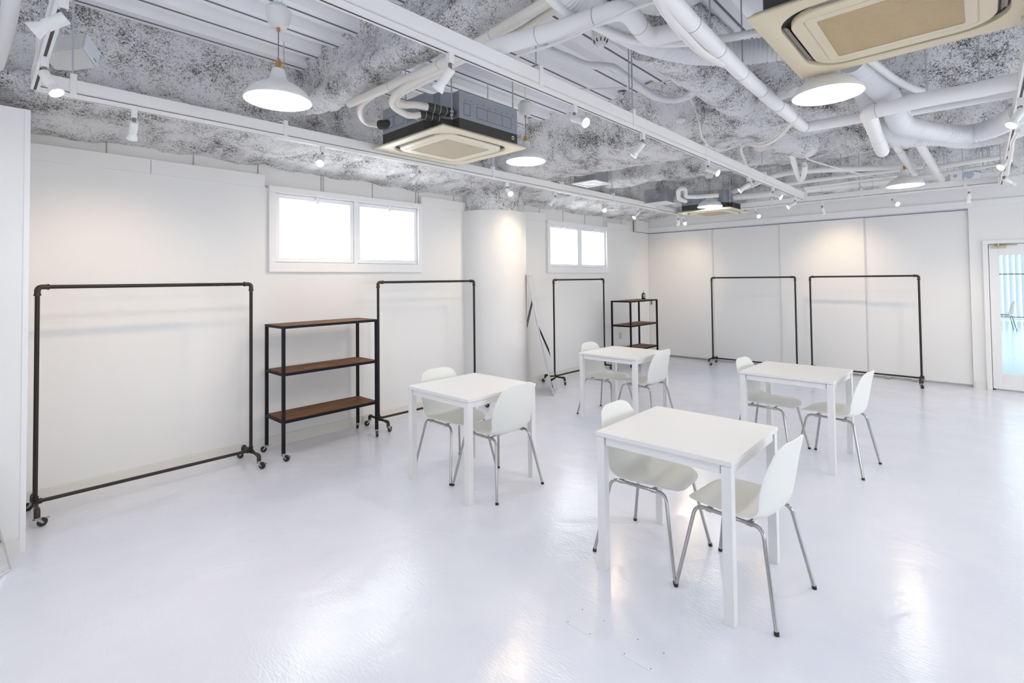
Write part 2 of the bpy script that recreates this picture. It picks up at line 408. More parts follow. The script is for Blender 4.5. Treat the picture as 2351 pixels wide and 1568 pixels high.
# back wall with doorway on the right
DY0, DY1 = -.071, -.93
b = MB()
b.b2((X0+.08, .12, 0), (X0+.2, Y0+.1, 2.5)); b.b2((X0, DY0, 2.5), (X0+.2, Y0+.1, 2.93)); b.b2((X0, DY0, 0), (X0+.2, .12, 2.5)); b.b2((X0, DY1, 2.0), (X0+.12, DY0, 2.93)); b.b2((X0, YR, 0), (X0+.12, DY1, 2.93))
struct(b.build('wall_back', M['wall']))
struct(MB().b2((X0-.012, .10, 0), (X0, -.012, .095)).build('baseboard_back', M['base']))
# beam box over the panels, with the sliding rail under it
struct(MB().b2((X0-.03, -2.5, 2.505), (X0, 4.99, 2.60), .004).build('trim_10', M['trim']))
r_ = tag(MB().b2((X0-.004, .12, 2.486), (X0+.07, 4.97, 2.4995)).build('sliding_rail', mat('grey_blue_rail', srgb(182, 188, 205), .4, .1)), 'thin grey sliding rail above the four tall white panels', 'rail')
PJ = [5.018, 3.703, 2.525, 1.326, .142]
for i in range(4):
    x = X0+.025 if i in (0, 2) else X0+.048
    e = empty('sliding_partition', (x, (PJ[i]+PJ[i+1])/2, .03))
    ov = .012
    wp(MB().b2((x-.018, PJ[i+1]-(ov if i < 3 else .020), .035), (x+.012, PJ[i]+(ov if i in (0, 2) else -.0), 2.478), .003).build('board', M['panel']), e)
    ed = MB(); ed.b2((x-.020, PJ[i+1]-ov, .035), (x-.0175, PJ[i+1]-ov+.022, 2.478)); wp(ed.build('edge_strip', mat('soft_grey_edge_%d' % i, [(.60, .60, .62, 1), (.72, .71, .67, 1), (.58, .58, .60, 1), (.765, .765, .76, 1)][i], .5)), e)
    if i == 3:
        for yy in (PJ[3]-.25, PJ[4]+.62): wp(MB().cyl((x-.035, yy-.03, .018), (x-.035, yy+.03, .018), .017).build('floor_guide', M['zinc']), e)
    if i == 0: wp(MB().b2((x-.034, 4.952, 1.030), (x-.016, 4.988, 1.124), .008).build('panel_handle', mat('grey_handle', (.25, .25, .23, 1), .4, .5)), e)
    tag(e, ['tall white sliding partition in the corner beside the window wall', 'tall white sliding partition behind the left rack, second from the corner',
            'tall white sliding partition behind the left half of the rightmost garment rack', 'tall white sliding partition nearest the glass door'][i], 'sliding panel', 'white sliding partitions along the back wall')

# rear and right walls (behind the camera and outside the frame) with glowing windows added to carry the light
b = MB(); b.b2((XR-.12, YR, 0), (XR, 4.3, 3.5)); struct(b.build('wall_rear', M['wall']))
b = MB(); b.b2((XR, YR-.12, 0), (X0+.2, YR, 3.5)); struct(b.build('wall_right', M['wall']))
w = empty('window_3', (XR, 0, .3)); struct(w)
for (a, c) in ((-3.9, -2.1), (-1.9, -.1), (.1, 1.9), (2.1, 3.9)):
    f = MB(); t = .05
    f.b2((XR, a, .7), (XR+.05, c, .7+t)); f.b2((XR, a, 2.5-t), (XR+.05, c, 2.5)); f.b2((XR, a, .7+t), (XR+.05, a+t, 2.5-t)); f.b2((XR, c-t, .7+t), (XR+.05, c, 2.5-t))
    fo = wp(f.build('frame', M['sash']), w)
    g = MB().b2((XR+.01, a+t, .75), (XR+.02, c-t, 2.45)).build('pane', M['rearfill']); g.parent = fo

w = empty('window_4', (5, YR, .3)); struct(w)  # unseen windows added to light the back and window walls evenly
for a in (.9, 2.9, 4.9, 6.9):
    c = a+1.8; f = MB(); t = .05
    f.b2((a, YR, .7), (c, YR+.05, .7+t)); f.b2((a, YR, 2.5-t), (c, YR+.05, 2.5)); f.b2((a, YR, .7+t), (a+t, YR+.05, 2.5-t)); f.b2((c-t, YR, .7+t), (c, YR+.05, 2.5-t))
    fo = wp(f.build('frame', M['sash']), w)
    g = MB().b2((a+t, YR+.01, .75), (c-t, YR+.02, 2.45)).build('pane', M['sidefill']); g.parent = fo

# glass door and the neighbouring studio seen through it
d = empty('door_1', (X0, (DY0+DY1)/2, 0)); struct(d)
f = MB(); f.b2((X0-.03, DY0, 0), (X0+.12, DY0+.055, 1.984), .004); f.b2((X0-.03, DY1-.055, 0), (X0+.12, DY1, 1.984), .004); f.b2((X0-.03, DY1-.055, 1.985), (X0+.12, DY0+.055, 2.035), .004)
f.b2((X0+.046, DY0-.03, 0), (X0+.11, DY0, 1.984)); f.b2((X0+.046, DY1, 1.955), (X0+.11, DY0, 1.985)); f.b2((X0+.046, DY1, .0), (X0+.11, DY0, .03))
wp(f.build('door_frame', M['trim']), d)
f = MB(); gy0, gy1 = -.172, -.82
f.b2((X0+.005, gy0, .02), (X0+.045, DY0-.006, 1.978), .003); f.b2((X0+.005, DY1+.006, .02), (X0+.045, gy1, 1.978), .003)
f.b2((X0+.005, gy1, .02), (X0+.045, gy0, .228), .003); f.b2((X0+.005, gy1, 1.83), (X0+.045, gy0, 1.978), .003)
leaf = wp(f.build('door_leaf', M['trim']), d)
g = MB().b2((X0+.02, gy1-.01, .22), (X0+.026, gy0+.01, 1.84)).build('glass_pane', M['glass']); g.parent = leaf
f = MB(); f.b2((X0-.03, -.25, 1.925), (X0+.006, -.11, 1.96), .004)
clo = f.build('door_closer', mat('beige_door_closer', srgb(196, 186, 168), .4)); clo.parent = leaf
f = MB(); f.box((X0-.035, -.20, 1.968), (.02, .14, .012), .002); f.cyl((X0-.045, -.17, 1.97), (X0-.045, -.36, 1.962), .006); f.cyl((X0-.045, -.17, 1.95), (X0-.045, -.17, 1.985), .012)
f.build('closer_arm', M['brass2']).parent = clo
# beyond
XB = 24.6
struct(MB().b2((X0+.2, -6, -.1), (XB+.3, 3, -.005)).build('floor', mat('pale_floor_beyond', (.66, .74, .80, 1), .2)))
struct(MB().b2((X0+.12, -6, 3.0), (XB+.3, 3, 3.05)).build('ceiling', M['wall']))
struct(MB().b2((XB+.15, -6, 0), (XB+.25, 3, 3.0)).build('wall_beyond', M['wall']))
struct(MB().b2((X0+.12, -6.1, 0), (XB+.3, -6, 3.0)).b2((X0+.12, 3, 0), (XB+.3, 3.1, 3.0)).build('wall_sides_beyond', M['wall']))
w = empty('window_5', (XB+.1, -1.5, 0)); struct(w)
wp(MB().b2((XB+.10, -5.5, .05), (XB+.12, 2.5, 2.9)).build('pane', M['daylight']), w)
e = empty('vertical_blind', (XB, -1.5, .05)); tag(e, 'pale vertical blind across the far window seen through the glass door', 'blind')
y = -3.6
while y < .8:
    wp(MB().box((XB+.02, y, 1.45), (.004, .125, 2.75), rot=Matrix.Rotation(.35, 3, 'Z')).build('slat', M['blind']), e); y += .15

# ------------------------------------------------------------------ tables
def make_table():
    r = empty('dining_table')
    a = .3625; MB().b2((-a, -a, .716), (a, a, .740), .003).build('tabletop', M['table'], r)
    f = MB(); i = a-.012
    for (lo, hi) in (((-i+.045, i-.022, .672), (i-.045, i, .712)), ((-i+.045, -i, .672), (i-.045, -i+.022, .712)), ((i-.022, -i+.045, .672), (i, i-.045, .712)), ((-i, -i+.045, .672), (-i+.022, i-.045, .712))):
        f.b2(lo, hi, .002)
    f.build('apron', M['table'], r)
    for sx in (-1, 1):
        for sy in (-1, 1):
            MB().b2((sx*(a-.004), sy*(a-.004), 0), (sx*(a-.050), sy*(a-.050), .714), .002).build('leg', M['table'], r)
    return r
t0 = make_table()
TB = [(2.700, 1.2125, .0075, 'white square dining table closest to the camera, with floor box lids in front of it'),
      (2.727, 3.009, -.007, 'white square dining table near the brown shelf and the round column'),
      (5.055, 3.006, -.010, 'white square dining table at the back left, in front of the small far shelf'),
      (5.003, 1.2305, -.020, 'white square dining table at the back right, in front of the back wall racks')]
for k, (x, y, a, lab) in enumerate(TB):
    t = t0 if k == 0 else copy_tree(t0)
    t.location = (x, y, 0); t.rotation_euler = (0, 0, a); tag(t, lab, 'table', 'white square dining tables')

# ------------------------------------------------------------------ chairs
def shell():
    # profile from the front lip of the seat to the top of the back: y, z, half width, sideways lift, forward wrap
    K = [(.232, .424, .080, .000, 0), (.226, .433, .125, .001, 0), (.208, .442, .160, .002, 0), (.165, .450, .193, .004, 0), (.09, .452, .213, .008, 0), (0, .445, .222, .014, .0),
         (-.08, .438, .222, .022, .004), (-.135, .439, .216, .030, .012), (-.172, .455, .210, .030, .024), (-.192, .486, .207, .022, .036), (-.203, .53, .212, .012, .044),
         (-.212, .585, .216, .006, .044), (-.221, .64, .212, .003, .040), (-.230, .695, .200, .0, .034), (-.240, .742, .184, .0, .026), (-.248, .777, .164, .0, .020), (-.253, .798, .132, -.002, .014), (-.256, .809, .085, -.003, .008)]
    P = [Vector(k[:3]) for k in K]; Q = [Vector((k[3], k[4], 0)) for k in K]
    P = curve_pts(P, 3); Q = curve_pts(Q, 3)
    nt_ = 16; rows = []
    for p, q in zip(P, Q):
        row = []
        for j in range(nt_+1):
            t = -1+2*j/nt_
            tt = sin(t*pi/2)*.35+t*.65
            row.append((tt*p.z, p.x+q.y*abs(t)**2.2, p.y+q.x*abs(t)**2.5))
        rows.append(row)
    return rows
def make_chair():
    r = empty('chair')
    s_ = MB().grid(shell()).build('seat_shell', M['chair'], r, smooth=True)
    md = s_.modifiers.new('thick', 'SOLIDIFY'); md.thickness = .007; md.offset = 1
    md = s_.modifiers.new('soft', 'SUBSURF'); md.levels = 1; md.render_levels = 1
    zt = .416
    for sx in (-1, 1):
        for sy in (-1, 1):
            top = (sx*.172, sy*.165, zt); foot = (sx*.243, sy*.242, .012)
            pts = bend([(sx*.172, sy*.02, zt), top, foot], .045, 6)
            l = MB().tube(pts, .0095, 12).build('leg', M['chrome'], r, smooth=True)
            MB().cyl((sx*.2445, sy*.2435, 0), (sx*.2425, sy*.2415, .016), .0112).build('foot_cap', M['rubber'], l, smooth=True)
        MB().tube([(sx*.172, -.03, zt), (sx*.172, .03, zt)], .0096, 12).build('side_rail', M['chrome'], r, smooth=True)
    for y in (-.105, .095):
        c = MB().tube(bend([(-.172, y, zt), (-.13, y, zt+.008), (.13, y, zt+.008), (.172, y, zt)], .02), .0085, 10)
        for sx in (-1, 1): c.box((sx*.165, y, zt-.002), (.028, .03, .020), .004)
        c.build('crossbar', M['chrome'], r, smooth=True)
    return r
c0 = make_chair()
CH = [(2.685, .920, pi-.085, None), (2.715, 1.442, 0.025, None), (2.762, 2.762, pi-.02, None), (2.765, 3.262, -.03, None),
      (4.960, .925, pi-.10, None), (4.985, 1.447, -.06, None), (5.055, 2.755, pi-.02, None), (5.060, 3.245, .0, None)]
CL = ['white shell chair on the right side of the closest table, its back toward the camera',
      'white shell chair on the far left side of the closest table, facing the camera side',
      'white shell chair on the right side of the table near the brown shelf',
      'white shell chair behind the table near the brown shelf, facing the camera side',
      'white shell chair at the right side of the back right table',
      'white shell chair at the left side of the back right table',
      'white shell chair at the right side of the back left table',
      'white shell chair at the left side of the back left table']
for k, (x, y, rz, _) in enumerate(CH):
    c = c0 if k == 0 else copy_tree(c0)
    # the shell faces +y locally; chairs on the low-y side of a table face +y
    c.location = (x, y, 0); c.rotation_euler = (0, 0, (rz-pi) if k % 2 == 0 else rz+pi)
    tag(c, CL[k], 'chair', 'white shell chairs around the tables')
c = copy_tree(c0); c.location = (19.79, -0.40, 0); c.rotation_euler = (0, 0, radians(6)); tag(c, 'white chair with metal legs seen through the glass door', 'chair')

# ------------------------------------------------------------------ casters
def caster(x, y, z, ang, parent, brake=False):
    """swivel caster: zinc plate fork and black wheel, wheel radius .027, standing on the floor"""
    dx, dy = cos(ang), sin(ang); n = Vector((-dy, dx, 0)); wx, wy = x+dx*.028, y+dy*.028
    f = MB(); f.cyl((x, y, z), (x, y, z-.012), .016); f.cyl((x, y, z-.010), (x, y, z-.016), .022)
    for s_ in (-1, 1):
        o = n*(s_*.0125)
        f.prism([(0, 0), (1, 0), (1, 1), (0, 1)], 0, 0.0001) if False else None
        a = [Vector((x-dx*.010, y-dy*.010, z-.016))+o, Vector((x+dx*.014, y+dy*.014, z-.016))+o, Vector((wx+dx*.005, wy+dy*.005, .023))+o, Vector((wx-dx*.007, wy-dy*.007, .023))+o]
        A = [f.bm.verts.new(v) for v in a]; B = [f.bm.verts.new(v+n*(.002*s_)) for v in a]
        f.bm.faces.new(A); f.bm.faces.new(B[::-1])
        for i in range(4): f.bm.faces.new((A[i], A[(i+1) % 4], B[(i+1) % 4], B[i]))
    if brake: f.box((wx+dx*.030, wy+dy*.030, .045), (.02, .02, .004))
    c = f.build('caster', M['zinc'], parent)
    w = MB(); w.lathe([(.004, -.011), (.023, -.011), (.0275, -.007), (.0275, .007), (.023, .011), (.004, .011)], (wx, wy, .0275), 24, axis=n)
    w.build('wheel', M['rubber'], c, smooth=True)
    return c

# ------------------------------------------------------------------ garment racks
def make_rack(W=1.3675, H=1.5634, B=.112, angs=(0.4, 2.6, -.9, 2.2)):
    r = empty('garment_rack'); R = .0135
    MB().tube([(.045, 0, H), (W-.045, 0, H)], R, 14).build('hanging_rail', M['pipe_iron'], r, smooth=True)
    MB().tube([(.02, 0, B), (W-.02, 0, B)], R*.93, 14).build('bottom_rail', M['pipe_iron'], r, smooth=True)
    for i, x in enumerate((0, W)):
        s_ = 1 if i == 0 else -1
        u = MB().tube([(x, 0, B+.02), (x, 0, H-.045)], R, 14).build('upright', M['pipe_iron'], r, smooth=True)
        e = MB(); e.tube(bend([(x+s_*.058, 0, H), (x, 0, H), (x, 0, H-.058)], .04, 7), R*1.28, 14)
        e.cyl((x+s_*.060, 0, H), (x+s_*.048, 0, H), R*1.5); e.cyl((x, 0, H-.060), (x, 0, H-.048), R*1.5)
        e.build('elbow_joint', M['elbow'], r, smooth=True)
        ft = MB(); q = .175
        ft.tube([(x, -q+.02, B-.004), (x, q-.02, B-.004)], R*.95, 14)
        ft.tube([(x, -.032, B-.004), (x, .032, B-.004)], R*1.35, 14); ft.tube([(x, 0, B-.004), (x, 0, B+.035)], R*1.35, 14); ft.tube([(x, 0, B), (x+s_*.034, 0, B)], R*1.35, 14)
        fo = ft.build('foot_bar', M['pipe_iron'], r, smooth=True)
        for j, sy in enumerate((-1, 1)):
            el = MB().tube(bend([(x, sy*(q-.03), B-.004), (x, sy*(q+.012), B-.004), (x, sy*(q+.012), .066)], .034, 7), R*1.25, 14)
            el.build('foot_elbow', M['elbow'], fo, smooth=True)
            caster(x, sy*(q+.012), .068, angs[i*2+j], r, brake=(j == 0))
    return r
rk = make_rack()
RK = [(.2931, 4.712, -.006, 'dark iron pipe garment rack against the window wall at far left, largest of the racks'),
      (2.956, 4.742, -.02, 'dark iron pipe garment rack between the large brown shelf and the round column'),
      (5.979, 4.741, -.003, 'dark iron pipe garment rack beside the leaning mirror under the second window'),
      (9.1655, 3.605, -pi/2-.002, 'dark iron pipe garment rack on the back wall, the left one of two'),
      (9.187, 2.026, -pi/2-.005, 'dark iron pipe garment rack nearest the glass door'),
      (23.9, .2, -pi/2, 'dark clothes rack rails seen through the glass door')]
for k, (x, y, a, lab) in enumerate(RK):
    r = rk if k == 0 else copy_tree(rk)
    r.location = (x, y, 0); r.rotation_euler = (0, 0, a)
    if k == 5: r.scale = (2.4, 1, 1)
    tag(r, lab, 'garment rack', 'iron pipe garment racks' if k < 5 else None)

# ------------------------------------------------------------------ shelving units
def make_shelf(W=.9654, D=.388, H=1.186):
    r = empty('shelving_unit'); p_ = .026
    for x in (0, W-p_):
        for y in (0, D-p_):
            MB().b2((x, y, .068), (x+p_, y+p_, H), .0015).build('post', M['blackframe'], r)
            caster(x+p_/2, y+p_/2, .068, {0: .3, 1: -.8}[x > 0] + (2.0 if y > 0 else -1.2), r, brake=(y == 0))
    for z in (H, .768, .352):
        f = MB(); h = .024
        f.b2((p_, .001, z-h), (W-p_, .019, z), .001); f.b2((p_, D-.019, z-h), (W-p_, D-.001, z), .001)
        f.b2((.001, p_, z-h), (.019, D-p_, z), .001); f.b2((W-.019, p_, z-h), (W-.001, D-p_, z), .001)
        f.build('shelf_frame', M['blackframe'], r)
        t = .003
        MB().b2((.016, .016, z-.014), (W-.016, D-.016, z+(-.0005 if z == H else t)), .001).build('shelf_board', M['wood'], r)
    return r
sh = make_shelf()
for k, (x, y, a, lab) in enumerate([(1.858, 4.521, .012, 'large black framed shelf with three brown boards beside the leftmost rack'),
                                    (7.55, 4.34, 0, 'black framed shelf with brown boards in the far corner, a small dark bottle on top')]):
    s_ = sh if k == 0 else copy_tree(sh)
    s_.location = (x, y, 0); s_.rotation_euler = (0, 0, a); tag(s_, lab, 'shelf', 'black framed shelving units')

# pump bottle on the far shelf
bx, by, bz = 8.40, 4.56, 1.187
e = empty('pump_bottle', (bx, by, bz)); tag(e, 'small dark pump bottle with printed label on top of the far shelf', 'bottle')
MB().lathe([(.002, 0), (.032, 0), (.035, .006), (.035, .085), (.028, .104), (.013, .112), (.013, .118), (.002, .118)], seg=28).build('bottle_body', M['bottle'], e, smooth=True)
q = MB(); q.lathe([(.002, .118), (.012, .118), (.012, .128), (.004, .129), (.004, .142), (.002, .142)], seg=16); q.box((-.010, -.005, .144), (.034, .010, .008), .002); q.build('pump', M['galv'], e, smooth=True)
lb = MB()
for zz, ww in ((.088, .9), (.076, .7), (.064, 1.0), (.050, .8), (.038, .5), (.028, .9)):
    rows = [[(.0357*cos(a), .0357*sin(a), z) for a in [(-2.2+ww*(-.8+1.6*k/8)) for k in range(9)]] for z in (zz-.0035, zz+.0035)]
    lb.grid(rows)
lb.build('label_print', M['labelw'], e)

# wall bits by the far shelf
e = tag(MB().b2((8.3, Y0-.008, .43), (8.38, Y0, .55), .002).build('wall_outlet', mat('beige_outlet', srgb(206, 200, 186), .4)), 'small pale wall outlet plate behind the far shelf', 'outlet')

# ------------------------------------------------------------------ mirrors
def mirror(name, A, B, lean, H, label, stand=True):
    """A,B floor ends of the glass; lean = horizontal offset vector of the top"""
    A = Vector(A); B = Vector(B); Lz = Vector((lean[0], lean[1], H)); w = (B-A)
    nrm = w.cross(Lz).normalized()
    if nrm.x*-lean[0] + nrm.y*-lean[1] < 0: nrm = -nrm      # glass faces away from the lean
    e = empty(name, (A+B)/2); tag(e, label, 'mirror')
    def slab(a, b, c, d, t0, t1):
        q = MB(); P = [a, b, c, d]; F = [q.bm.verts.new(v+nrm*t0) for v in P]; K = [q.bm.verts.new(v+nrm*t1) for v in P]
        q.bm.faces.new(F); q.bm.faces.new(K[::-1])
        for i in range(4): q.bm.faces.new((F[i], F[(i+1) % 4], K[(i+1) % 4], K[i]))
        return q
    wp(slab(A, B, B+Lz, A+Lz, -.018, 0).build('backing_board', M['mirback']), e)
    u = w.normalized()*.006; v = Lz.normalized()*.006
    wp(slab(A+u+v, B-u+v, B+Lz-u-v, A+Lz+u-v, 0, .003).build('mirror_glass', M['mirror']), e)
    fr = MB()
    for (p, q) in ((A, B), (B, B+Lz), (B+Lz, A+Lz), (A+Lz, A)): fr.tube([p+nrm*-.006, q+nrm*-.006], .0105, 4)
    wp(fr.build('mirror_frame', M['mirframe']), e)
    if stand:
        mid = (A+B)/2; ax = w.normalized(); back = Vector((lean[0], lean[1], 0)).normalized()
        st = MB(); top = mid+Lz*.80-nrm*.03
        for s_ in (-1, 1): st.tube([top+ax*s_*.05, mid+back*.62+ax*s_*.11+Vector((0, 0, .008))], .006, 8)
        st.tube([top.lerp(mid+back*.62, .45)+ax*-.09, top.lerp(mid+back*.62, .45)+ax*.09], .005, 8)
        wp(st.build('stand_leg', M['black'], smooth=True), e)
    return e
mirror('standing_mirror', (5.345, 4.262, .004), (5.79, 4.55, .004), (-.185, .285), 1.635, 'tall leaning mirror on a thin black stand, right of the round column')
mirror('leaning_mirror', (.150, 3.975, .004), (-.30, 3.50, .004), (-.30, .20), 1.5, 'thin framed mirror at the bottom left edge, leaning near the stub wall', stand=False)

# floor box lids
for k, (x, y) in enumerate(((1.867, 1.299), (1.865, 1.004))):
    b = MB().b2((x, y, -.001), (x+.138, y+.145, .0016), .0006)
    o = empty('floor_box_lid', (x+.069, y+.072, 0)); lid = wp(b.build('lid', M['hatch']), o)
    sq = MB()
    for a, c in ((.012, .012), (.126, .012), (.012, .133), (.126, .133)): sq.cyl((x+a, y+c, .0014), (x+a, y+c, .0022), .003)
    wp(sq.build('screw', M['greystem']), o)
    tag(o, ['flat square floor box lid closer to the front table, upper of the two', 'flat square floor box lid nearest the bottom edge of the photo'][k], 'floor lid', 'floor box lids')

# ------------------------------------------------------------------ lighting tracks
ZT = 2.65
TX0, TX1, TY0, TY1, TYM, TXM = .215, 8.42, 3.81, -.20, 1.815, 7.95
def track(label, a, b_, hangers, ends=True):
    a = Vector((*a, ZT)); b_ = Vector((*b_, ZT)); e = empty('lighting_track', (a+b_)/2); tag(e, label, 'track', 'white ceiling lighting tracks')
    along_x = abs(b_.x-a.x) > abs(b_.y-a.y); w = .0175
    def bar(b, o0, o1, z0, z1, bev=0.0):
        if along_x: b.b2((a.x, a.y+o0, ZT+z0), (b_.x, a.y+o1, ZT+z1), bev)
        else: b.b2((a.x+o0, a.y, ZT+z0), (a.x+o1, b_.y, ZT+z1), bev)
    b = MB(); bar(b, -w, -.006, 0, .030); bar(b, .006, w, 0, .030); bar(b, -w, w, .026, .034); wp(b.build('track_rail', M['rail']), e)
    b = MB(); bar(b, -w*.9, w*.9, .036, .108, .002); wp(b.build('upper_duct', M['rail']), e)
    b = MB(); bar(b, -.0058, .0058, .0015, .0255); wp(b.build('track_slot', M['slot']), e)
    for h in hangers:
        p = Vector((h, a.y, ZT)) if along_x else Vector((a.x, h, ZT))
        c = MB(); s_ = (.030, .044, .13) if along_x else (.044, .030, .13); c.box(p+Vector((0, 0, .075)), s_, .002)
        co = wp(c.build('hanger_clip', M['rail']), e)
        s2 = Vector((0, .035, .14)) if along_x else Vector((.035, 0, .14))
        k = MB(); k.box(p+Vector((0, .02, .145)) if along_x else p+Vector((.02, 0, .145)), (.05, .05, .004)); k.box(p+s2+Vector((0, 0, -.02)), (.04, .004, .04)); k.cyl(p+Vector((.0, .02, .11)), p+Vector((.0, .02, .16)), .006)
        wp(k.build('hanger_bracket', M['steelrod']), e)
        wp(MB().cyl(p+Vector((0, .02, .11)), p+Vector((0, .02, ZD-ZT-.001)), .0045, seg=8).build('hanger_rod', M['steelrod'], smooth=True), e)
    return e
track('white lighting track running along the window wall, below the rock wool beam', (TX0, TY0), (TX1, TY0), [(0.377, 3.810, 2.718)[0], (1.583, 3.810, 2.727)[0], (3.781, 3.810, 2.732)[0], (4.997, 3.810, 2.738)[0], (6.195, 3.810, 2.736)[0], (7.446, 3.810, 2.680)[0]])
track('long white lighting track crossing the middle of the ceiling toward the back wall', (-1.5, TYM), (TXM, TYM), [(2.180, 1.815, 2.758)[0], (3.222, 1.815, 2.750)[0], (4.511, 1.815, 2.711)[0], (6.231, 1.815, 2.636)[0], (8.113, 1.815, 2.736)[0]-.03])
track('white lighting track parallel to the back wall above the sliding panels', (TX1, 2.815), (TX1, TY1+.03), [(8.420, 2.346, 2.688)[1], (8.420, 1.196, 2.726)[1], (8.420, 0.122, 2.727)[1]])
track('white lighting track at far left running toward the camera', (TX0, TY0-.03), (TX0, -1.6), [3.35, 1.9])
track('white lighting track along the right edge of the photo', (-1.5, TY1), (TX1, TY1), [3.3, 5.6, 7.6])

# ------------------------------------------------------------------ spotlights
def spot(x, y, d, label, power=1.0, rollx=True):
    e = empty('spotlight', (x, y, ZT)); tag(e, label, 'spotlight', 'small white track spotlights')
    d = Vector(d).normalized()
    MB().box((0, 0, -.022), (.030, .030, .05), .004).build('track_adapter', M['lampwhite'], e)
    MB().cyl((0, 0, -.046), (0, 0, -.085), .0095).cyl((-.012, 0, -.088), (.012, 0, -.088), .0085).build('swivel_joint', M['greystem'], e, smooth=True)
    p = Vector((0, 0, -.090)) + Vector((d.x, d.y, 0))*.012; q0 = p-d*.022
    h = MB(); h.lathe([(.001, 0), (.0215, 0), (.0225, .004), (.0225, .070), (.0195, .076), (.0195, .080), (.024, .094), (.031, .112), (.031, .118), (.0285, .118), (.026, .108)], q0, 24, axis=d)
    ho = h.build('lamp_head', M['lampwhite'], e, smooth=True)
    MB().lathe([(.0005, .114), (.0285, .113)], q0, 24, axis=d).build('bulb', M['warm'], ho, smooth=True)
    l = bpy.data.lights.new('spotlight_beam', 'SPOT'); l.energy = 19*power; l.color = (1, .76, .50); l.spot_size = radians(92); l.spot_blend = 1.0; l.shadow_soft_size = .024
    lo = bpy.data.objects.new('spotlight_beam', l); C.objects.link(lo); lo.parent = e; lo.location = q0+d*.122
    lo.rotation_euler = d.to_track_quat('-Z', 'Y').to_euler()
    return e
S1 = [((0.663, 3.810, 2.628)[0], (.02, .9, -1.0), 'white spotlight aimed at the window wall, nearest the stub wall'),
      ((1.877, 3.810, 2.622)[0], (-.44, -.55, -.6), 'lit spotlight facing the room above the left end of the first window'),
      ((2.821, 3.810, 2.617)[0], (-.45, .85, -.9), 'white spotlight aimed at the wall above the right end of the first window'),
      ((4.009, 3.810, 2.606)[0], (-.3, -.7, -.5), 'lit spotlight in front of the rock wool above the round column'),
      ((4.863, 3.810, 2.597)[0], (-.2, .9, -.9), 'white spotlight aimed at the wall above the left edge of the second window'),
      ((5.932, 3.810, 2.597)[0], (-.62, -.6, -.6), 'lit spotlight above the right end of the second window'),
      ((6.898, 3.810, 2.595)[0], (-.75, .35, -.8), 'white spotlight aimed left near the far corner of the window wall'),
      ((8.283, 3.810, 2.631)[0], (.6, .3, -.6), 'white spotlight hanging just under the farthest air conditioner'),
      ((8.490, 3.810, 2.602)[0], (-.65, -.55, -.5), 'lit spotlight right under the left tip of the farthest air conditioner')]
for k, (x, d_, lab) in enumerate(S1): spot(x, TY0, d_, lab, 1.8 if k in (7, 8) else 1.3)
S2 = [((1.525, 1.815, 2.653)[0], (-.19, .64, -.7), 'white spotlight in front of the pipe bundle, first on the middle track', 1.0),
      ((2.516, 1.815, 2.654)[0], (-.1, -.77, -.4), 'lit spotlight on the middle track to the right of the second pendant', 1.0),
      ((3.371, 1.815, 2.655)[0], (-.19, .64, -.7), 'white spotlight aimed left against the big rock wool beam on the middle track', 1.0),
      ((4.588, 1.815, 2.664)[0], (-.1, -.77, -.4), 'lit spotlight on the middle track above the far small pendant', 1.0),
      ((5.684, 1.815, 2.659)[0], (-.3, .7, -.5), 'white spotlight aimed left near the looped cables on the middle track', 1.0),
      ((6.548, 1.815, 2.651)[0], (-.1, -.77, -.4), 'small lit spotlight near the far end of the middle track', 1.0),
      ((7.531, 1.815, 2.646)[0], (-.4, .7, -.5), 'white spotlight last on the far end of the middle track', 1.0)]
for x, d_, lab, pw in S2: spot(x, TYM, d_, lab, pw)
S3 = [((8.420, 2.589, 2.659)[1], (-.58, -.54, -.4), 'bright lit spotlight just right of the farthest air conditioner'),
      ((8.420, 1.678, 2.659)[1], (.9, -.05, -.9), 'white spotlight hanging down on the back track, its bulb not visible'),
      ((8.420, 0.857, 2.660)[1], (-.58, -.54, -.4), 'bright lit spotlight on the back track left of the far right pendant'),
      ((8.420, 0.092, 2.657)[1], (.25, .1, -1), 'spotlight pointing straight down with a glowing rim, on the back track below the speaker')]
for k, (y, d_, lab) in enumerate(S3): spot(TX1, y, d_, lab, 2.0 if k in (1, 3) else 1.2)
S4 = [(4.35, (-.34, .37, -.7), 'lit spotlight under the projector at the right edge'), (6.15, (-.5, .45, -.5), 'lit spotlight aimed left near the lower end of the right track'), (7.35, (.5, -.6, -.5), 'lit spotlight aimed right at the lower end of the right track')]
for x, d_, lab in S4: spot(x, TY1, d_, lab)
S5 = [((0.215, 2.475, 2.572)[1], (-.77, .31, -.6), 'lit spotlight aimed left at the top left corner of the photo'), ((0.215, 3.205, 2.540)[1], (.31, -.33, -.7), 'lit spotlight aimed right at the left end of the window track')]
for y, d_, lab in S5: spot(TX0, y, d_, lab)

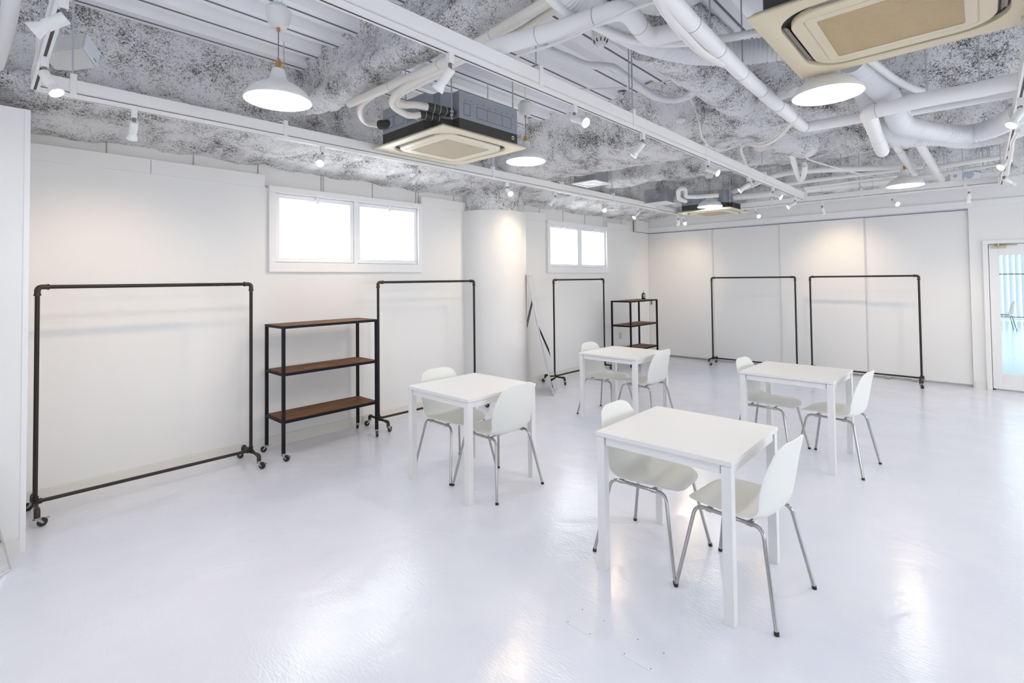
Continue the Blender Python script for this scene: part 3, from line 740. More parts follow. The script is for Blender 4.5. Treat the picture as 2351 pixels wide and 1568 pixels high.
# ------------------------------------------------------------------ pendants
def make_pendant():
    e = empty('pendant_lamp')
    MB().lathe([(.190, 0), (.1895, .006), (.184, .020), (.168, .046), (.142, .072), (.108, .094), (.078, .108), (.058, .122), (.047, .140), (.041, .165), (.038, .190), (.030, .197), (.012, .199)], seg=64).build('lamp_shade', M['shade'], e, smooth=True)
    MB().lathe([(.190, 0), (.1855, .001), (.180, .019), (.163, .044), (.137, .069), (.103, .090), (.073, .104), (.050, .118), (.02, .122)], seg=64).build('shade_lining', M['shadein'], e, smooth=True)
    MB().lathe([(.0005, .010), (.03, .013), (.052, .030), (.058, .052), (.050, .080), (.028, .105)], seg=32).build('bulb', M['cool'], e, smooth=True)
    b = MB(); b.lathe([(.013, .198), (.016, .205), (.016, .235), (.010, .245), (.006, .262)], seg=20)
    for k in range(3):
        a = k*2*pi/3+.5
        b.tube(bend([(.036*cos(a), .036*sin(a), .186), (.044*cos(a), .044*sin(a), .215), (.034*cos(a), .034*sin(a), .240), (.010*cos(a), .010*sin(a), .243)], .012, 4), .0022, 6)
    b.build('brass_collar', M['brass'], e, smooth=True)
    MB().cyl((0, 0, .258), (0, 0, .435), .0035, seg=8).build('cord', M['cord'], e, smooth=True)
    MB().cyl((0, 0, .425), (0, 0, .452), .010).build('cord_grip', M['brass'], e, smooth=True)
    MB().lathe([(.010, .448), (.040, .450), (.055, .462), (.066, .500), (.073, .545), (.073, .552), (.060, .556)], seg=36).build('canopy', M['shade'], e, smooth=True)
    b = MB(); b.lathe([(.056, .545), (.058, .560), (.050, .585), (.010, .588)], seg=8); b.build('ceiling_plug', mat('pale_mint_plug', (.62, .70, .72, 1), .4), e, smooth=False)
    b = MB(); b.tube(curve_pts([(.012, 0, .585), (.02, 0, .64), (.004, 0, .72)], 4), .0035, 6); b.tube(curve_pts([(-.012, 0, .585), (-.004, 0, .65), (.0, 0, .725)], 4), .0035, 6); b.build('hook_wire', M['wire'], e, smooth=True)
    return e
pd = make_pendant()
PDL = [(1.236, 3.067, 2.665, 'large white pendant lamp at upper left, lit, hanging from the steel deck'),
       (3.587, 3.161, 2.70, 'white pendant lamp partly hidden behind the right tip of the nearer ivory air conditioner'),
       (3.512, .656, 2.67, 'large lit pendant lamp right under the big yellowed air conditioner'),
       (7.939, 3.123, 2.69, 'small lit pendant lamp in front of the farthest air conditioner'),
       (7.615, .647, 2.645, 'lit pendant lamp near the back wall at right, under the white pipes'),
       (1.24, .655, 2.67, 'added pendant lamp above the camera, outside the frame'), (-1.1, 3.07, 2.67, 'added pendant lamp behind the camera on the window side, outside the frame'),  # from here on unseen pendants, added as extra light sources
       (-1.1, .655, 2.67, 'added pendant lamp behind the camera in the middle row, outside the frame'), (1.24, -1.8, 2.67, 'added pendant lamp right of the camera, outside the frame'), (3.5, -1.8, 2.67, 'added pendant lamp in the right row of the room, outside the frame'), (5.6, -1.8, 2.67, 'added pendant lamp far right of the room, outside the frame'), (7.7, -1.8, 2.67, 'added pendant lamp at the far right corner, outside the frame')]
for k, (x, y, z, lab) in enumerate(PDL):
    e = pd if k == 0 else copy_tree(pd)
    e.location = (x, y, z); e.rotation_euler = (0, 0, k*.7); tag(e, lab, 'pendant lamp', 'white pendant lamps')

# ------------------------------------------------------------------ cassette air conditioners
def rr(h, r, n=8, k=1.0):
    """rounded square outline, 4*(n+1) points"""
    out = []
    for q in range(4):
        cx_, cy_ = [(1, 1), (-1, 1), (-1, -1), (1, -1)][q]
        for i in range(n+1):
            a = q*pi/2 + pi/2*i/n
            out.append((cx_*(h-r)+r*cos(a), cy_*(h-r)+r*sin(a)))
    return out
def ring(b, loops):
    """loops: list of (outline, z)"""
    vr = [[b.bm.verts.new((x, y, z)) for x, y in o] for o, z in loops]; n = len(vr[0])
    for i in range(len(vr)-1):
        for k in range(n): b.bm.faces.new((vr[i][k], vr[i][(k+1) % n], vr[i+1][(k+1) % n], vr[i+1][k]))
    return vr
def cassette(loc, S, pm, gm, label, rz=0.0, notch=True):
    e = empty('air_conditioner', loc, rz); tag(e, label, 'air conditioner', 'ceiling cassette air conditioners'); H = S/2
    b = MB(); ring(b, [(rr(H-.03, .004), .034), (rr(H, .004), .010), (rr(H, .004), .002), (rr(H-.004, .004), 0), (rr(H*.845, .19*S), 0), (rr(H*.832, .185*S), .004), (rr(H*.825, .18*S), .030)])
    v = b.bm.faces.new([b.bm.verts.new((x, y, .034)) for x, y in rr(H-.03, .004)]); b.build('outer_panel', pm, e, smooth=True)
    b = MB(); 
    vv = [b.bm.verts.new((x, y, .026)) for x, y in rr(H*.835, .185*S)]; b.bm.faces.new(vv); b.build('air_gap', M['acdark'], e)
    b = MB(); vr = ring(b, [(rr(H*.745, .15*S), .024), (rr(H*.745, .15*S), .002), (rr(H*.738, .148*S), -.003), (rr(H*.62, .03), -.004), (rr(H*.617, .03), -.001), (rr(H*.612, .03), -.001), (rr(H*.608, .03), -.005), (rr(H*.52, .012), -.005)])
    b.build('inner_panel', pm, e, smooth=True)
    b = MB(); vv = [b.bm.verts.new((x, y, -.0035)) for x, y in rr(H*.525, .012)]; b.bm.faces.new(vv[::-1]); b.build('intake_grille', gm, e)
    for q in range(4):
        R_ = Matrix.Rotation(q*pi/2, 3, 'Z'); L_ = H*.50
        rows = [[R_ @ Vector((t*L_/6, H*(.765+.045*k/5), .006+.010*sin(k/5*pi*.7))) for t in range(-6, 7)] for k in range(6)]
        vo = MB().grid(rows); vo.build('air_vane', M['vane'], e, smooth=True)
    sc_ = S/.95
    def bp(pts): return [(x*sc_, y*sc_) for x, y in pts]
    poly = bp([(-.26, -.42), (.42, -.42), (.42, .42), (-.42, .42), (-.42, -.17), (-.35, -.21), (-.35, -.30), (-.26, -.34)]) if notch else bp([(-.42, -.42), (.42, -.42), (.42, .42), (-.42, .42)])
    bo = MB().prism(poly, .125, .335).build('casing', M['galv'], e)
    MB().prism([(x*.998, y*.998) for x, y in poly], .034, .126).build('insulation_band', M['bodydark'], e)
    kn = MB()   # knock-out outlines on the casing
    def dash(a, c, face):
        for (u0, z0, u1, z1) in ((a[0], a[1], c[0], a[1]), (a[0], c[1], c[0], c[1]), (a[0], a[1], a[0], c[1]), (c[0], a[1], c[0], c[1])):
            n = 5
            for i in range(n):
                t0, t1 = i/n+.03, (i+1)/n-.03
                p = (u0+(u1-u0)*t0, z0+(z1-z0)*t0); q = (u0+(u1-u0)*t1, z0+(z1-z0)*t1); w = .0012
                lo = (min(p[0], q[0])-w, min(p[1], q[1])-w); hi = (max(p[0], q[0])+w, max(p[1], q[1])+w)
                if face == 'y': kn.b2((lo[0]*sc_, -.4212*sc_, lo[1]), (hi[0]*sc_, -.4195*sc_, hi[1]))
                else: kn.b2((-.4212*sc_, lo[0]*sc_, lo[1]), (-.4195*sc_, hi[0]*sc_, hi[1]))
    for a, c in (((-.21, .16), (-.14, .25)), ((-.07, .16), (.05, .25)), ((.05, .16), (.23, .25)), ((.23, .16), (.34, .25))): dash(a, c, 'y')
    for a, c in (((.26, .16), (.34, .25)), ((.10, .16), (.24, .25)), ((-.08, .16), (.08, .25))): dash(a, c, 'x')
    for i in range(9): kn.box((-.2*sc_+i*.07*sc_, -.4205*sc_, .272+(.008 if i % 2 else 0)), (.006, .002, .006))
    ko = kn.build('knockout', M['black']); ko.parent = bo
    g = MB(); g.lathe([(.010, 0), (.016, 0), (.016, .003), (.010, .003)], (.36*sc_, -.422*sc_, .085), 20, axis=(0, -1, 0)); go = g.build('screw_ring', M['sash']); go.parent = bo
    for (x, y) in ((-.47, .0), (.47, .0), (-.32, -.40), (.45, .42)):
        b = MB(); b.cyl((x*sc_, y*sc_, .10), (x*sc_, y*sc_, ZD-loc[2]-.001), .005, seg=8); b.cyl((x*sc_, y*sc_, .125), (x*sc_, y*sc_, .140), .013, seg=6); b.cyl((x*sc_, y*sc_, .155), (x*sc_, y*sc_, .165), .016, seg=12)
        ro = b.build('hanger_rod', M['steelrod'], e, smooth=False)
    return e
cassette((2.775, 3.307, 2.70), .92, M['ac2'], M['grille2'], 'ivory ceiling air conditioner with exposed grey casing, between the first two pendants')
cassette((2.912, .280, 2.765), .975, M['ac'], M['grille'], 'large yellowed ceiling air conditioner at the top right corner', notch=False)
cassette((8.52, 3.285, 2.655), .88, M['ac2'], M['grille2'], 'farthest ceiling air conditioner, a small ivory one near the back wall corner')

# small exhaust units
def vent(loc, S, dark, label, pipe_side=-1):
    e = empty('exhaust_fan', loc); tag(e, label, 'exhaust fan')
    b = MB(); ring(b, [(rr(S/2-.02, .01), .02), (rr(S/2, .012), .008), (rr(S/2-.006, .012), 0), (rr(S*.36, .008), 0), (rr(S*.345, .008), .006)])
    b.bm.faces.new([b.bm.verts.new((x, y, .006)) for x, y in rr(S*.345, .008)]); b.build('cover_plate', M['lampwhite'], e, smooth=True)
    b = MB().b2((-S*.42, -S*.42, .02), (S*.42, S*.42, .22), .003); b.cyl((-S*.42, 0, .13), (-S*.42-.12, 0, .13), .075); b.build('fan_casing', M['boxg'], e)
    b = MB()
    for s_ in (-1, 1): b.cyl((s_*S*.46, 0, .12), (s_*S*.46, 0, ZD-loc[2]-.03), .005, seg=8); b.box((s_*S*.44, 0, .12), (.04, .05, .004))
    b.build('hanger_rod', M['steelrod'], e)
    return e
vent((5.69, 3.845, 2.857), .39, True, 'small white square exhaust fan behind the big rock wool beam')
vent((7.25, 3.62, 2.72), .36, True, 'grey boxed exhaust fan with white underside near the far air conditioner')

# ------------------------------------------------------------------ speakers, projector, detector
def speaker(loc, rot, dims, label, grille='flat', arm=None):
    e = empty('wall_speaker', loc); e.rotation_euler = rot; tag(e, label, 'speaker'); w, d, h = dims
    b = MB(); A = [(-w/2, -h/2), (w/2, -h/2), (w/2, h/2), (-w/2, h/2)]
    bk = [(x*.80, z*.84) for x, z in A]
    lo = [b.bm.verts.new((x, -d/2, z)) for x, z in A]; md = [b.bm.verts.new((x, d*.1, z)) for x, z in A]; hi = [b.bm.verts.new((x, d/2, z)) for x, z in bk]
    b.bm.faces.new(lo); b.bm.faces.new(hi[::-1])
    for q, r_ in ((lo, md), (md, hi)):
        for i in range(4): b.bm.faces.new((q[i], r_[i], r_[(i+1) % 4], q[(i+1) % 4]))
    bmesh.ops.bevel(b.bm, geom=list(b.bm.edges), offset=.008, segments=2, affect='EDGES')
    for k in range(4): b.b2((-w*.44, -d*.05, -h/2-.002-.0), (w*.44, -d*.05+.006, -h/2+.002)) if False else None
    b.build('cabinet', M['speakerb'], e)
    b = MB().box((0, -d/2-.004, 0), (w*.90, .008, h*.92), .004)
    go = b.build('grille', M['speakerg'], e)
    if grille == 'cones':
        cm = mat('grey_blue_cone_cover', (.42, .46, .54, 1), .6)  # even grey blue cover for both cones
        MB().lathe([(.001, 0), (h*.27, 0), (h*.29, .001), (h*.29, .004)], (w*.10, -d/2-.0125, 0), 32, axis=(0, 1, 0)).build('speaker_cone', cm, go, smooth=True)
        MB().lathe([(.001, 0), (h*.10, 0), (h*.11, .003)], (-w*.30, -d/2-.0125, 0), 24, axis=(0, 1, 0)).build('speaker_cone', cm, go, smooth=True)
    MB().box((w*.22 if grille == 'flat' else 0, -d/2-.009, -h*.36), (.022, .003, .010), .001).build('badge', M['greystem'], go)
    if arm: MB().cyl((0, d*.3, h*.3), arm, .008).build('mounting_arm', M['speakerb'], e)
    return e
sp1 = (0.385, 4.002, 2.980)
speaker(sp1, (radians(-16), radians(34), radians(46)), (.14, .22, .16), 'pale grey speaker tilted down in the top left, behind the left track', arm=(0, .12, .42))
speaker((9.250, 0.146, 2.920), (0, 0, radians(-82)), (.34, .20, .19), 'pale speaker with round cone high on the back wall at right', 'cones', arm=(0, .05, .35))
e = empty('projector', (6.096, -0.300, 2.930)); tag(e, 'white projector with a black knob hanging at the right edge of the photo', 'projector')
b = MB().box((0, 0, 0), (.30, .24, .12), .012); b.box((-.02, 0, .105), (.2, .2, .03), .004); b.build('projector_body', M['lampwhite'], e)
MB().cyl((-.152, .10, -.01), (-.172, .11, -.012), .040, seg=24).box((-.13, .115, -.058), (.12, .03, .010), .002).build('lens_knob', M['black'], e, smooth=True)
MB().cyl((0, 0, .11), (0, 0, ZD-e.location.z-.001), .016).build('ceiling_pole', M['lampwhite'], e, smooth=True)
dp = (2.722, 1.749, 3.060); e = empty('smoke_detector', dp); tag(e, 'white slotted heat detector hanging from the deck between the pipes', 'detector')
MB().lathe([(.001, 0), (.022, .002), (.030, .012), (.032, .020), (.052, .050), (.056, .062), (.056, .115), (.048, .118), (.001, .12)], seg=36).build('detector_body', M['lampwhite'], e, smooth=True)
b = MB()
for k in range(10):
    a = k*2*pi/10; b.box((.0415*cos(a), .0415*sin(a), .035), (.008, .006, .022), .001, rot=Matrix.Rotation(a, 3, 'Z') @ Matrix.Rotation(radians(32), 3, 'Y'))
b.build('sensing_slot', M['black'], e)
MB().cyl((0, 0, .118), (0, 0, ZD-dp[2]-.001), .04).build('detector_base', M['lampwhite'], e, smooth=True)
# dark slot openings high on the back wall
for k, (q0, q1) in enumerate((((9.478, -0.022, 2.994), (9.478, -0.153, 3.003)), ((9.478, -0.170, 2.995), (9.478, -0.280, 3.007)))):
    b = MB().b2((9.455, q0[1], q0[2]-.045), (9.479, q1[1], q0[2]+.03)); tag(b.build('wall_vent', M['black']), ['left of the two black slot openings high on the back wall at right', 'right one of the two black slot openings high on the back wall'][k], 'vent', 'black slot openings on the back wall')

# ------------------------------------------------------------------ pipes, ducts, cables
def pipe(name, pts, r, label, cat, m='pipew', ties=0, rods=(), smooth_n=5, seg=16, group=None, jitter=0.0, rounded=None, extra=None):
    P = curve_pts(pts, smooth_n) if rounded is None else bend(pts, rounded, 6)
    mid = P[len(P)//2]; e = empty(name, (mid.x, mid.y, mid.z)); tag(e, label, cat, group)
    # resample and let the wrapping vary a little
    Q = [P[0]]
    for a, c in zip(P, P[1:]):
        L_ = (c-a).length; n = max(1, int(L_/.05)) if jitter else 1
        for i in range(1, n+1): Q.append(a.lerp(c, i/n))
    rr_ = [r*(1+jitter*noise.noise(q*7)+jitter*.6*noise.noise(q*23)) for q in Q]
    wp(MB().tube(Q, rr_, seg).build('pipe_run', M[m], smooth=True), e)
    if ties:
        acc = 0
        for i in range(1, len(Q)-1):
            acc += (Q[i]-Q[i-1]).length
            if acc > ties:
                acc = 0; t = (Q[i+1]-Q[i-1]).normalized(); wp(MB().tube([Q[i]-t*.002, Q[i]+t*.002], r*1.035, seg).build('tape_seam', M['seamw'], smooth=True), e)
    for fr in rods:
        q = Q[int(fr*(len(Q)-1))]
        b = MB().cyl(q+Vector((0, 0, -.0)), (q.x, q.y, ZD-.001), .0045, seg=8)
        wp(b.build('hanger_rod', M['steelrod'], smooth=True), e)
    return e
def sduct(pts, r, label, group='ribbed flexible ducts'):
    """ribbed flexible duct with real corrugations"""
    P = curve_pts(pts, 24); Q = [P[0]]; acc = 0
    tot = sum((c-a).length for a, c in zip(P, P[1:])); step = .0065; n = int(tot/step)
    # even resample
    out = []; i = 0; d0 = 0.0
    for k in range(n+1):
        s_ = k*step
        while i < len(P)-2 and d0+(P[i+1]-P[i]).length < s_: d0 += (P[i+1]-P[i]).length; i += 1
        L_ = (P[i+1]-P[i]).length; out.append(P[i].lerp(P[i+1], min(1, (s_-d0)/L_)))
    rr_ = [r*(1+(.045 if (k % 4) < 2 else -.03)) + .004*noise.noise(out[k]*9) for k in range(len(out))]
    mid = out[len(out)//2]; e = empty('flexible_duct', mid); tag(e, label, 'duct', group)
    wp(MB().tube(out, rr_, 28).build('duct_hose', M['duct'], smooth=True), e)
    return e

# refrigerant pipe bundle beside the ivory unit
pipe('insulated_pipe', [(1.933, 3.488, 2.930), (1.955, 3.055, 2.930), (1.973, 2.672, 2.930), (1.987, 2.329, 2.940), (1.951, 1.958, 2.940), (1.923, 1.660, 2.940), (1.884, 1.370, 2.940)], .031, 'thick cream insulated pipe with a capped left end above the ivory air conditioner', 'pipe', 'pipec', ties=.5, rods=(.17,), jitter=.05)
pipe('insulated_pipe', [(2.280, 3.059, 2.827), (2.220, 3.064, 2.805), (2.179, 3.115, 2.820), (2.049, 3.074, 2.840), (1.981, 2.962, 2.860), (1.975, 2.797, 2.890), (1.997, 2.588, 2.910), (2.015, 2.350, 2.920), (2.022, 2.066, 2.930), (2.020, 1.824, 2.930), (1.978, 1.576, 2.930), (1.927, 1.351, 2.930)], .023, 'cream pipe looping down to the lower black foam sleeve of the ivory air conditioner', 'pipe', 'pipec', jitter=.04)
pipe('insulated_pipe', [(2.300, 2.989, 2.868), (2.220, 3.036, 2.879), (2.104, 3.061, 2.860), (2.035, 3.019, 2.870), (2.014, 2.904, 2.890), (2.035, 2.661, 2.910), (2.055, 2.417, 2.925)], .026, 'short cream pipe joining the upper black foam sleeve of the ivory air conditioner', 'pipe', 'pipec', jitter=.04)
pipe('foam_sleeve', [(2.300, 2.999, 2.874), (2.380, 2.965, 2.865), (2.500, 2.961, 2.869)], .034, 'upper black foam sleeve at the side of the ivory air conditioner', 'pipe sleeve', 'foam', ties=.04, group='black foam pipe sleeves')
pipe('foam_sleeve', [(2.270, 3.061, 2.829), (2.350, 3.044, 2.827), (2.430, 3.018, 2.826)], .029, 'lower black foam sleeve at the side of the ivory air conditioner', 'pipe sleeve', 'foam', ties=.04, group='black foam pipe sleeves')
pipe('drain_pipe', [(2.024, 3.293, 2.970), (2.032, 3.469, 2.950), (2.119, 3.644, 2.930), (2.230, 3.752, 2.915), (2.327, 3.734, 2.910), (2.379, 3.694, 2.905)], .026, 'bent cream drain pipe entering the left side of the ivory air conditioner', 'pipe', 'pipec', jitter=.05)
pipe('foam_sleeve', [(2.346, 3.723, 2.908), (2.365, 3.673, 2.905), (2.405, 3.617, 2.905)], [.03, .04, .045][1], 'black foam plug on the drain pipe at the left of the ivory air conditioner', 'pipe sleeve', 'foam', group=None)
pipe('control_cable', [(2.206, 3.257, 2.900), (2.278, 3.229, 2.870), (2.364, 3.206, 2.840), (2.490, 3.232, 2.800)], .008, 'thin white cable curling over the casing of the ivory air conditioner', 'cable', 'wire', group=None)
for k, (dx, dz) in enumerate(((0, 0), (6, .012))):
    pipe('control_cable', [(2.085+dz*2, 3.117+dz, 2.895+dz), (2.016+dz*2, 2.881+dz, 2.915+dz), (2.035+dz*2, 2.614+dz, 2.940+dz), (1.981+dz*2, 2.249+dz, 2.950+dz), (1.979+dz*2, 1.917+dz, 2.960+dz), (1.944+dz*2, 1.619+dz, 2.960+dz), (1.912+dz*2, 1.441+dz, 2.960+dz)], .006, ['pale cable tied along the cream pipe bundle, outer one', 'pale cable tied along the cream pipe bundle, inner one'][k], 'cable', 'wire', group='cables on the cream pipe bundle')
# white big pipe with an S bend
pipe('insulated_pipe', [(1.872, 1.940, 2.815), (1.884, 1.826, 2.815), (1.931, 1.655, 2.815), (1.971, 1.462, 2.815), (1.997, 1.278, 2.815), (2.020, 1.198, 2.815), (2.094, 1.178, 2.815), (2.238, 1.207, 2.815), (2.351, 1.212, 2.815), (2.393, 1.144, 2.820), (2.433, 1.003, 2.820)], .045, 'thick white wrapped pipe with an S bend at the top centre', 'pipe', 'pipew', ties=.30, rods=(), jitter=.03)
pipe('insulated_pipe', [(1.880, 0.936, 2.760), (2.049, 0.947, 2.760), (2.331, 0.961, 2.760), (2.632, 0.973, 2.760), (3.086, 0.992, 2.760), (3.623, 1.002, 2.760), (4.495, 1.006, 2.760), (4.525, 0.611, 2.760)], .041, 'long white wrapped pipe running diagonally to an elbow, left of the large pendant', 'pipe', 'pipew', ties=.35, rods=(.25, .42), jitter=.03, rounded=.06)
pipe('insulated_pipe', [(4.204, -0.218, 2.720), (4.229, 0.019, 2.720), (4.214, 0.272, 2.720), (4.268, 0.560, 2.720), (4.712, 0.575, 2.690), (5.413, 0.609, 2.660)], .050, 'thick white wrapped pipe turning down to a capped end, right of the large pendant', 'pipe', 'pipew', ties=.7, rods=(.08, .25), jitter=.07, rounded=.06)
pipe('insulated_pipe', [(4.735, -0.233, 2.780), (4.716, 0.091, 2.780), (4.712, 0.357, 2.780), (4.719, 0.419, 2.780)], .027, 'thin white pipe tucked under the thick wrapped pipe at right', 'pipe', 'pipew', jitter=.05)
pipe('insulated_pipe', [(4.552, 0.388, 2.775), (5.139, 0.386, 2.775), (6.347, 0.389, 2.800), (7.944, 0.371, 2.820), (8.656, 0.354, 2.820)], .037, 'long smooth white pipe slanting down toward the far right pendant', 'pipe', 'pipew', jitter=.02)
pipe('insulated_pipe', [(5.443, 0.551, 2.800), (6.473, 0.590, 2.860), (7.578, 0.605, 2.880), (8.506, 0.610, 2.900)], .034, 'wrinkled white pipe behind the far right pendant', 'pipe', 'pipew', ties=.5, jitter=.12)
# spiral ducts
sduct([(1.820, 1.422, 2.955), (2.073, 1.428, 2.955), (2.349, 1.422, 2.955), (2.666, 1.383, 2.955), (2.972, 1.255, 2.955), (3.174, 1.043, 2.945), (3.267, 0.825, 2.940)], .073, 'ribbed white duct curving behind the S bend pipe to the yellowed air conditioner')
sduct([(2.171, 1.236, 3.050), (2.377, 1.253, 3.050), (2.504, 1.182, 3.050), (2.484, 1.019, 3.050)], .07, 'ribbed white duct at the top edge above the diagonal pipe')
sduct([(3.757, 0.567, 2.930), (4.090, 0.515, 2.900), (4.396, 0.451, 2.830), (4.565, 0.430, 2.750), (4.797, 0.412, 2.720), (5.006, 0.329, 2.710), (5.282, 0.173, 2.700), (5.419, 0.020, 2.700), (5.296, -0.115, 2.700), (4.960, -0.230, 2.700)], .071, 'ribbed white duct bending under the thick wrapped pipe and sagging to the right edge')
sduct([(4.116, 0.610, 2.980), (4.411, 0.584, 2.900), (4.715, 0.581, 2.800), (5.213, 0.556, 2.780), (5.604, 0.445, 2.780), (5.751, 0.261, 2.780), (6.065, 0.067, 2.780), (6.070, -0.130, 2.780), (5.831, -0.280, 2.780)], .070, 'ribbed white duct sagging behind the other one at right')
# hoses
pipe('white_hose', [(3.552, 0.492, 2.900), (3.842, 0.455, 2.900), (4.203, 0.381, 2.880), (4.508, 0.290, 2.870), (4.726, 0.136, 2.850), (4.814, -0.044, 2.820)], .021, 'smooth white hose curving out from behind the yellowed air conditioner', 'hose')
pipe('white_hose', [(1.706, 1.407, 2.870), (1.950, 1.445, 2.870), (2.231, 1.402, 2.870), (2.421, 1.358, 2.870), (2.592, 1.241, 2.870), (2.738, 1.034, 2.870), (2.812, 0.833, 2.870)], .021, 'smooth white hose curving under the ribbed duct at the top centre', 'hose')
def hose2():
    return [(1.988, 2.055, 3.220), (2.178, 2.146, 3.220), (2.308, 2.177, 3.220), (2.532, 2.189, 3.200), (2.731, 2.172, 3.180), (2.859, 2.125, 3.160), (3.008, 2.061, 3.130), (3.125, 1.951, 3.120), (3.196, 1.933, 3.120), (3.387, 1.943, 3.110), (3.662, 1.965, 3.100), (3.923, 1.965, 3.100), (4.087, 1.887, 3.100), (4.060, 1.741, 3.100), (3.916, 1.617, 3.100)]
sduct(hose2(), .026, 'thin ribbed white hose strung across the deck to the big beam', group=None)
K = [('white_cable', [(2.004, 1.887, 2.800), (1.954, 1.735, 2.760), (1.974, 1.493, 2.755), (1.962, 1.245, 2.755), (1.961, 1.055, 2.755), (1.996, 0.894, 2.755)], .007, 'thin white cable crossing below the thick S bend pipe'),
     ('white_cable', [(1.855, 0.930, 2.715), (2.057, 0.972, 2.715), (2.272, 0.989, 2.715), (2.511, 1.004, 2.715), (2.744, 0.993, 2.725)], .017, 'thick white cable tied along the upper half of the diagonal pipe'),
     ('white_cable', [(1.838, 0.935, 2.710), (2.023, 0.974, 2.710), (2.235, 1.000, 2.710), (2.445, 1.015, 2.710), (2.689, 1.018, 2.725)], .010, 'thinner white cable hanging beside the upper half of the diagonal pipe'),
     ('white_cable', [(3.521, 1.011, 2.820), (3.880, 1.016, 2.820), (4.154, 1.001, 2.820), (4.216, 0.993, 2.800)], .012, 'short white cable on top of the lower half of the diagonal pipe'),
     ('white_cable', [(4.134, 1.004, 2.715), (4.334, 1.110, 2.710), (4.563, 1.253, 2.710), (4.674, 1.389, 2.720), (4.680, 1.511, 2.760), (5.204, 1.726, 2.840), (5.861, 1.909, 2.880), (6.500, 2.060, 2.850), (7.193, 2.244, 2.790)], .012, 'bundled white cable drooping from the pipe elbow over the middle track'),
     ('white_cable', [(4.175, 1.032, 2.730), (4.412, 1.162, 2.730), (4.572, 1.289, 2.730), (4.650, 1.417, 2.740), (4.690, 1.543, 2.780), (5.390, 1.775, 2.860), (6.288, 2.016, 2.880), (7.273, 2.303, 2.820)], .007, 'thin white cable drooping beside the bundled one over the middle track'),
     ('white_cable', [(4.033, 1.748, 3.080), (4.164, 1.760, 3.050), (4.129, 1.697, 2.860), (4.392, 1.780, 2.800), (4.677, 1.808, 2.780), (4.832, 1.745, 2.780), (4.822, 1.641, 2.800)], .008, 'thin white cable looping down from the ribbed hose below the big beam'),
     ('white_cable', [(3.224, 1.950, 3.140), (3.515, 1.978, 3.150), (3.874, 1.978, 3.150), (4.167, 1.884, 3.150)], .007, 'thin white cable lying on the sagging ribbed hose'),
     ('white_cable', [(3.694, 2.677, 3.300), (3.914, 2.425, 3.300), (4.073, 2.163, 3.300), (4.165, 1.821, 3.300)], .007, 'thin white cable stretched across the deck under the detector'),
     ('white_cable', [(5.897, 1.360, 2.930), (6.132, 1.363, 2.860), (6.424, 1.300, 2.840), (6.872, 1.172, 2.820), (7.392, 1.014, 2.800), (7.900, 0.791, 2.790), (7.934, 0.535, 2.790), (7.928, 0.290, 2.800)], .008, 'long white cable sagging across the far pipes toward the speaker'),
     ('white_cable', [(9.095, 2.746, 2.800), (8.730, 2.322, 2.800), (8.969, 2.008, 2.810), (9.057, 1.727, 2.800), (8.973, 1.274, 2.840), (8.980, 1.107, 2.800), (9.035, 0.858, 2.800), (8.969, 0.561, 2.820)], .006, 'thin grey white cable draped along the back track'),
     ('white_cable', [(0.060, 4.620, 2.930), (0.155, 4.505, 2.930), (0.253, 4.449, 2.920)], .006, 'thin white cable at the far left edge above the stub wall'),
     ('white_cable', [(6.742, 2.130, 2.930), (6.720, 2.002, 3.000), (6.376, 1.738, 3.080)], .008, 'thin white cable rising diagonally beside the far pipes')]
for nm, pts, r, lab in K: pipe(nm, pts, r, lab, 'cable', 'wire', seg=8)
pipe('white_hose', [(6.029, 1.496, 2.980), (6.476, 1.573, 2.940), (7.099, 1.680, 2.880), (7.476, 1.729, 2.850), (7.116, 1.605, 2.860), (6.766, 1.515, 2.900), (6.936, 1.575, 2.980)], .030, 'white ribbed hose hanging in a loop in front of the far pipes', 'hose', 'pipew', jitter=.05)
# far pipes parallel to the back wall
FP = [([(8.305, 3.545, 2.860), (8.377, 2.802, 2.860), (8.434, 1.885, 2.860), (8.478, 1.141, 2.860), (8.511, 0.530, 2.860)], .050, 'thick white wrapped pipe parallel to the back wall behind the far right pendant', .6),
      ([(8.620, 3.238, 2.940), (7.966, 2.535, 2.940), (7.349, 1.947, 2.940), (7.421, 1.504, 2.940), (7.734, 1.059, 2.940), (7.985, 0.578, 2.940)], .034, 'white hose arching up from the far air conditioner to the right', 0),
      ([(8.082, 2.087, 2.920), (8.026, 1.524, 2.920), (8.044, 1.032, 2.920), (8.012, 0.496, 2.920)], .026, 'slim white conduit between the two far pipes', 0),
      ([(8.371, 1.899, 2.880), (8.306, 1.317, 2.880), (8.269, 0.781, 2.880)], .018, 'thinnest white conduit just above the thick far pipe', 0),
      ([(8.217, 0.433, 2.920), (8.099, 0.058, 2.920), (8.033, -0.290, 2.920)], .030, 'straight white conduit at the right, above the speaker', 0),
      ([(8.640, 0.404, 2.900), (8.541, 0.063, 2.900), (8.424, -0.284, 2.900)], .020, 'lower thin conduit at the right just above the speaker', 0)]
for pts, r, lab, ti in FP: pipe('ceiling_pipe', pts, r, lab, 'pipe', 'pipew', ties=ti, rods=(.22, .75), jitter=.02)
pipe('drain_pipe', [(7.521, 3.334, 2.760), (7.192, 3.296, 2.760), (6.978, 3.202, 2.840), (7.002, 3.166, 2.870), (7.079, 3.141, 2.870), (7.294, 3.232, 2.790), (7.422, 3.113, 2.790), (7.506, 2.819, 2.790)], .030, 'white drain pipe bent in an upside down U beside the far air conditioner', 'pipe', 'pipew', rods=(.3,), jitter=.03, rounded=.05)
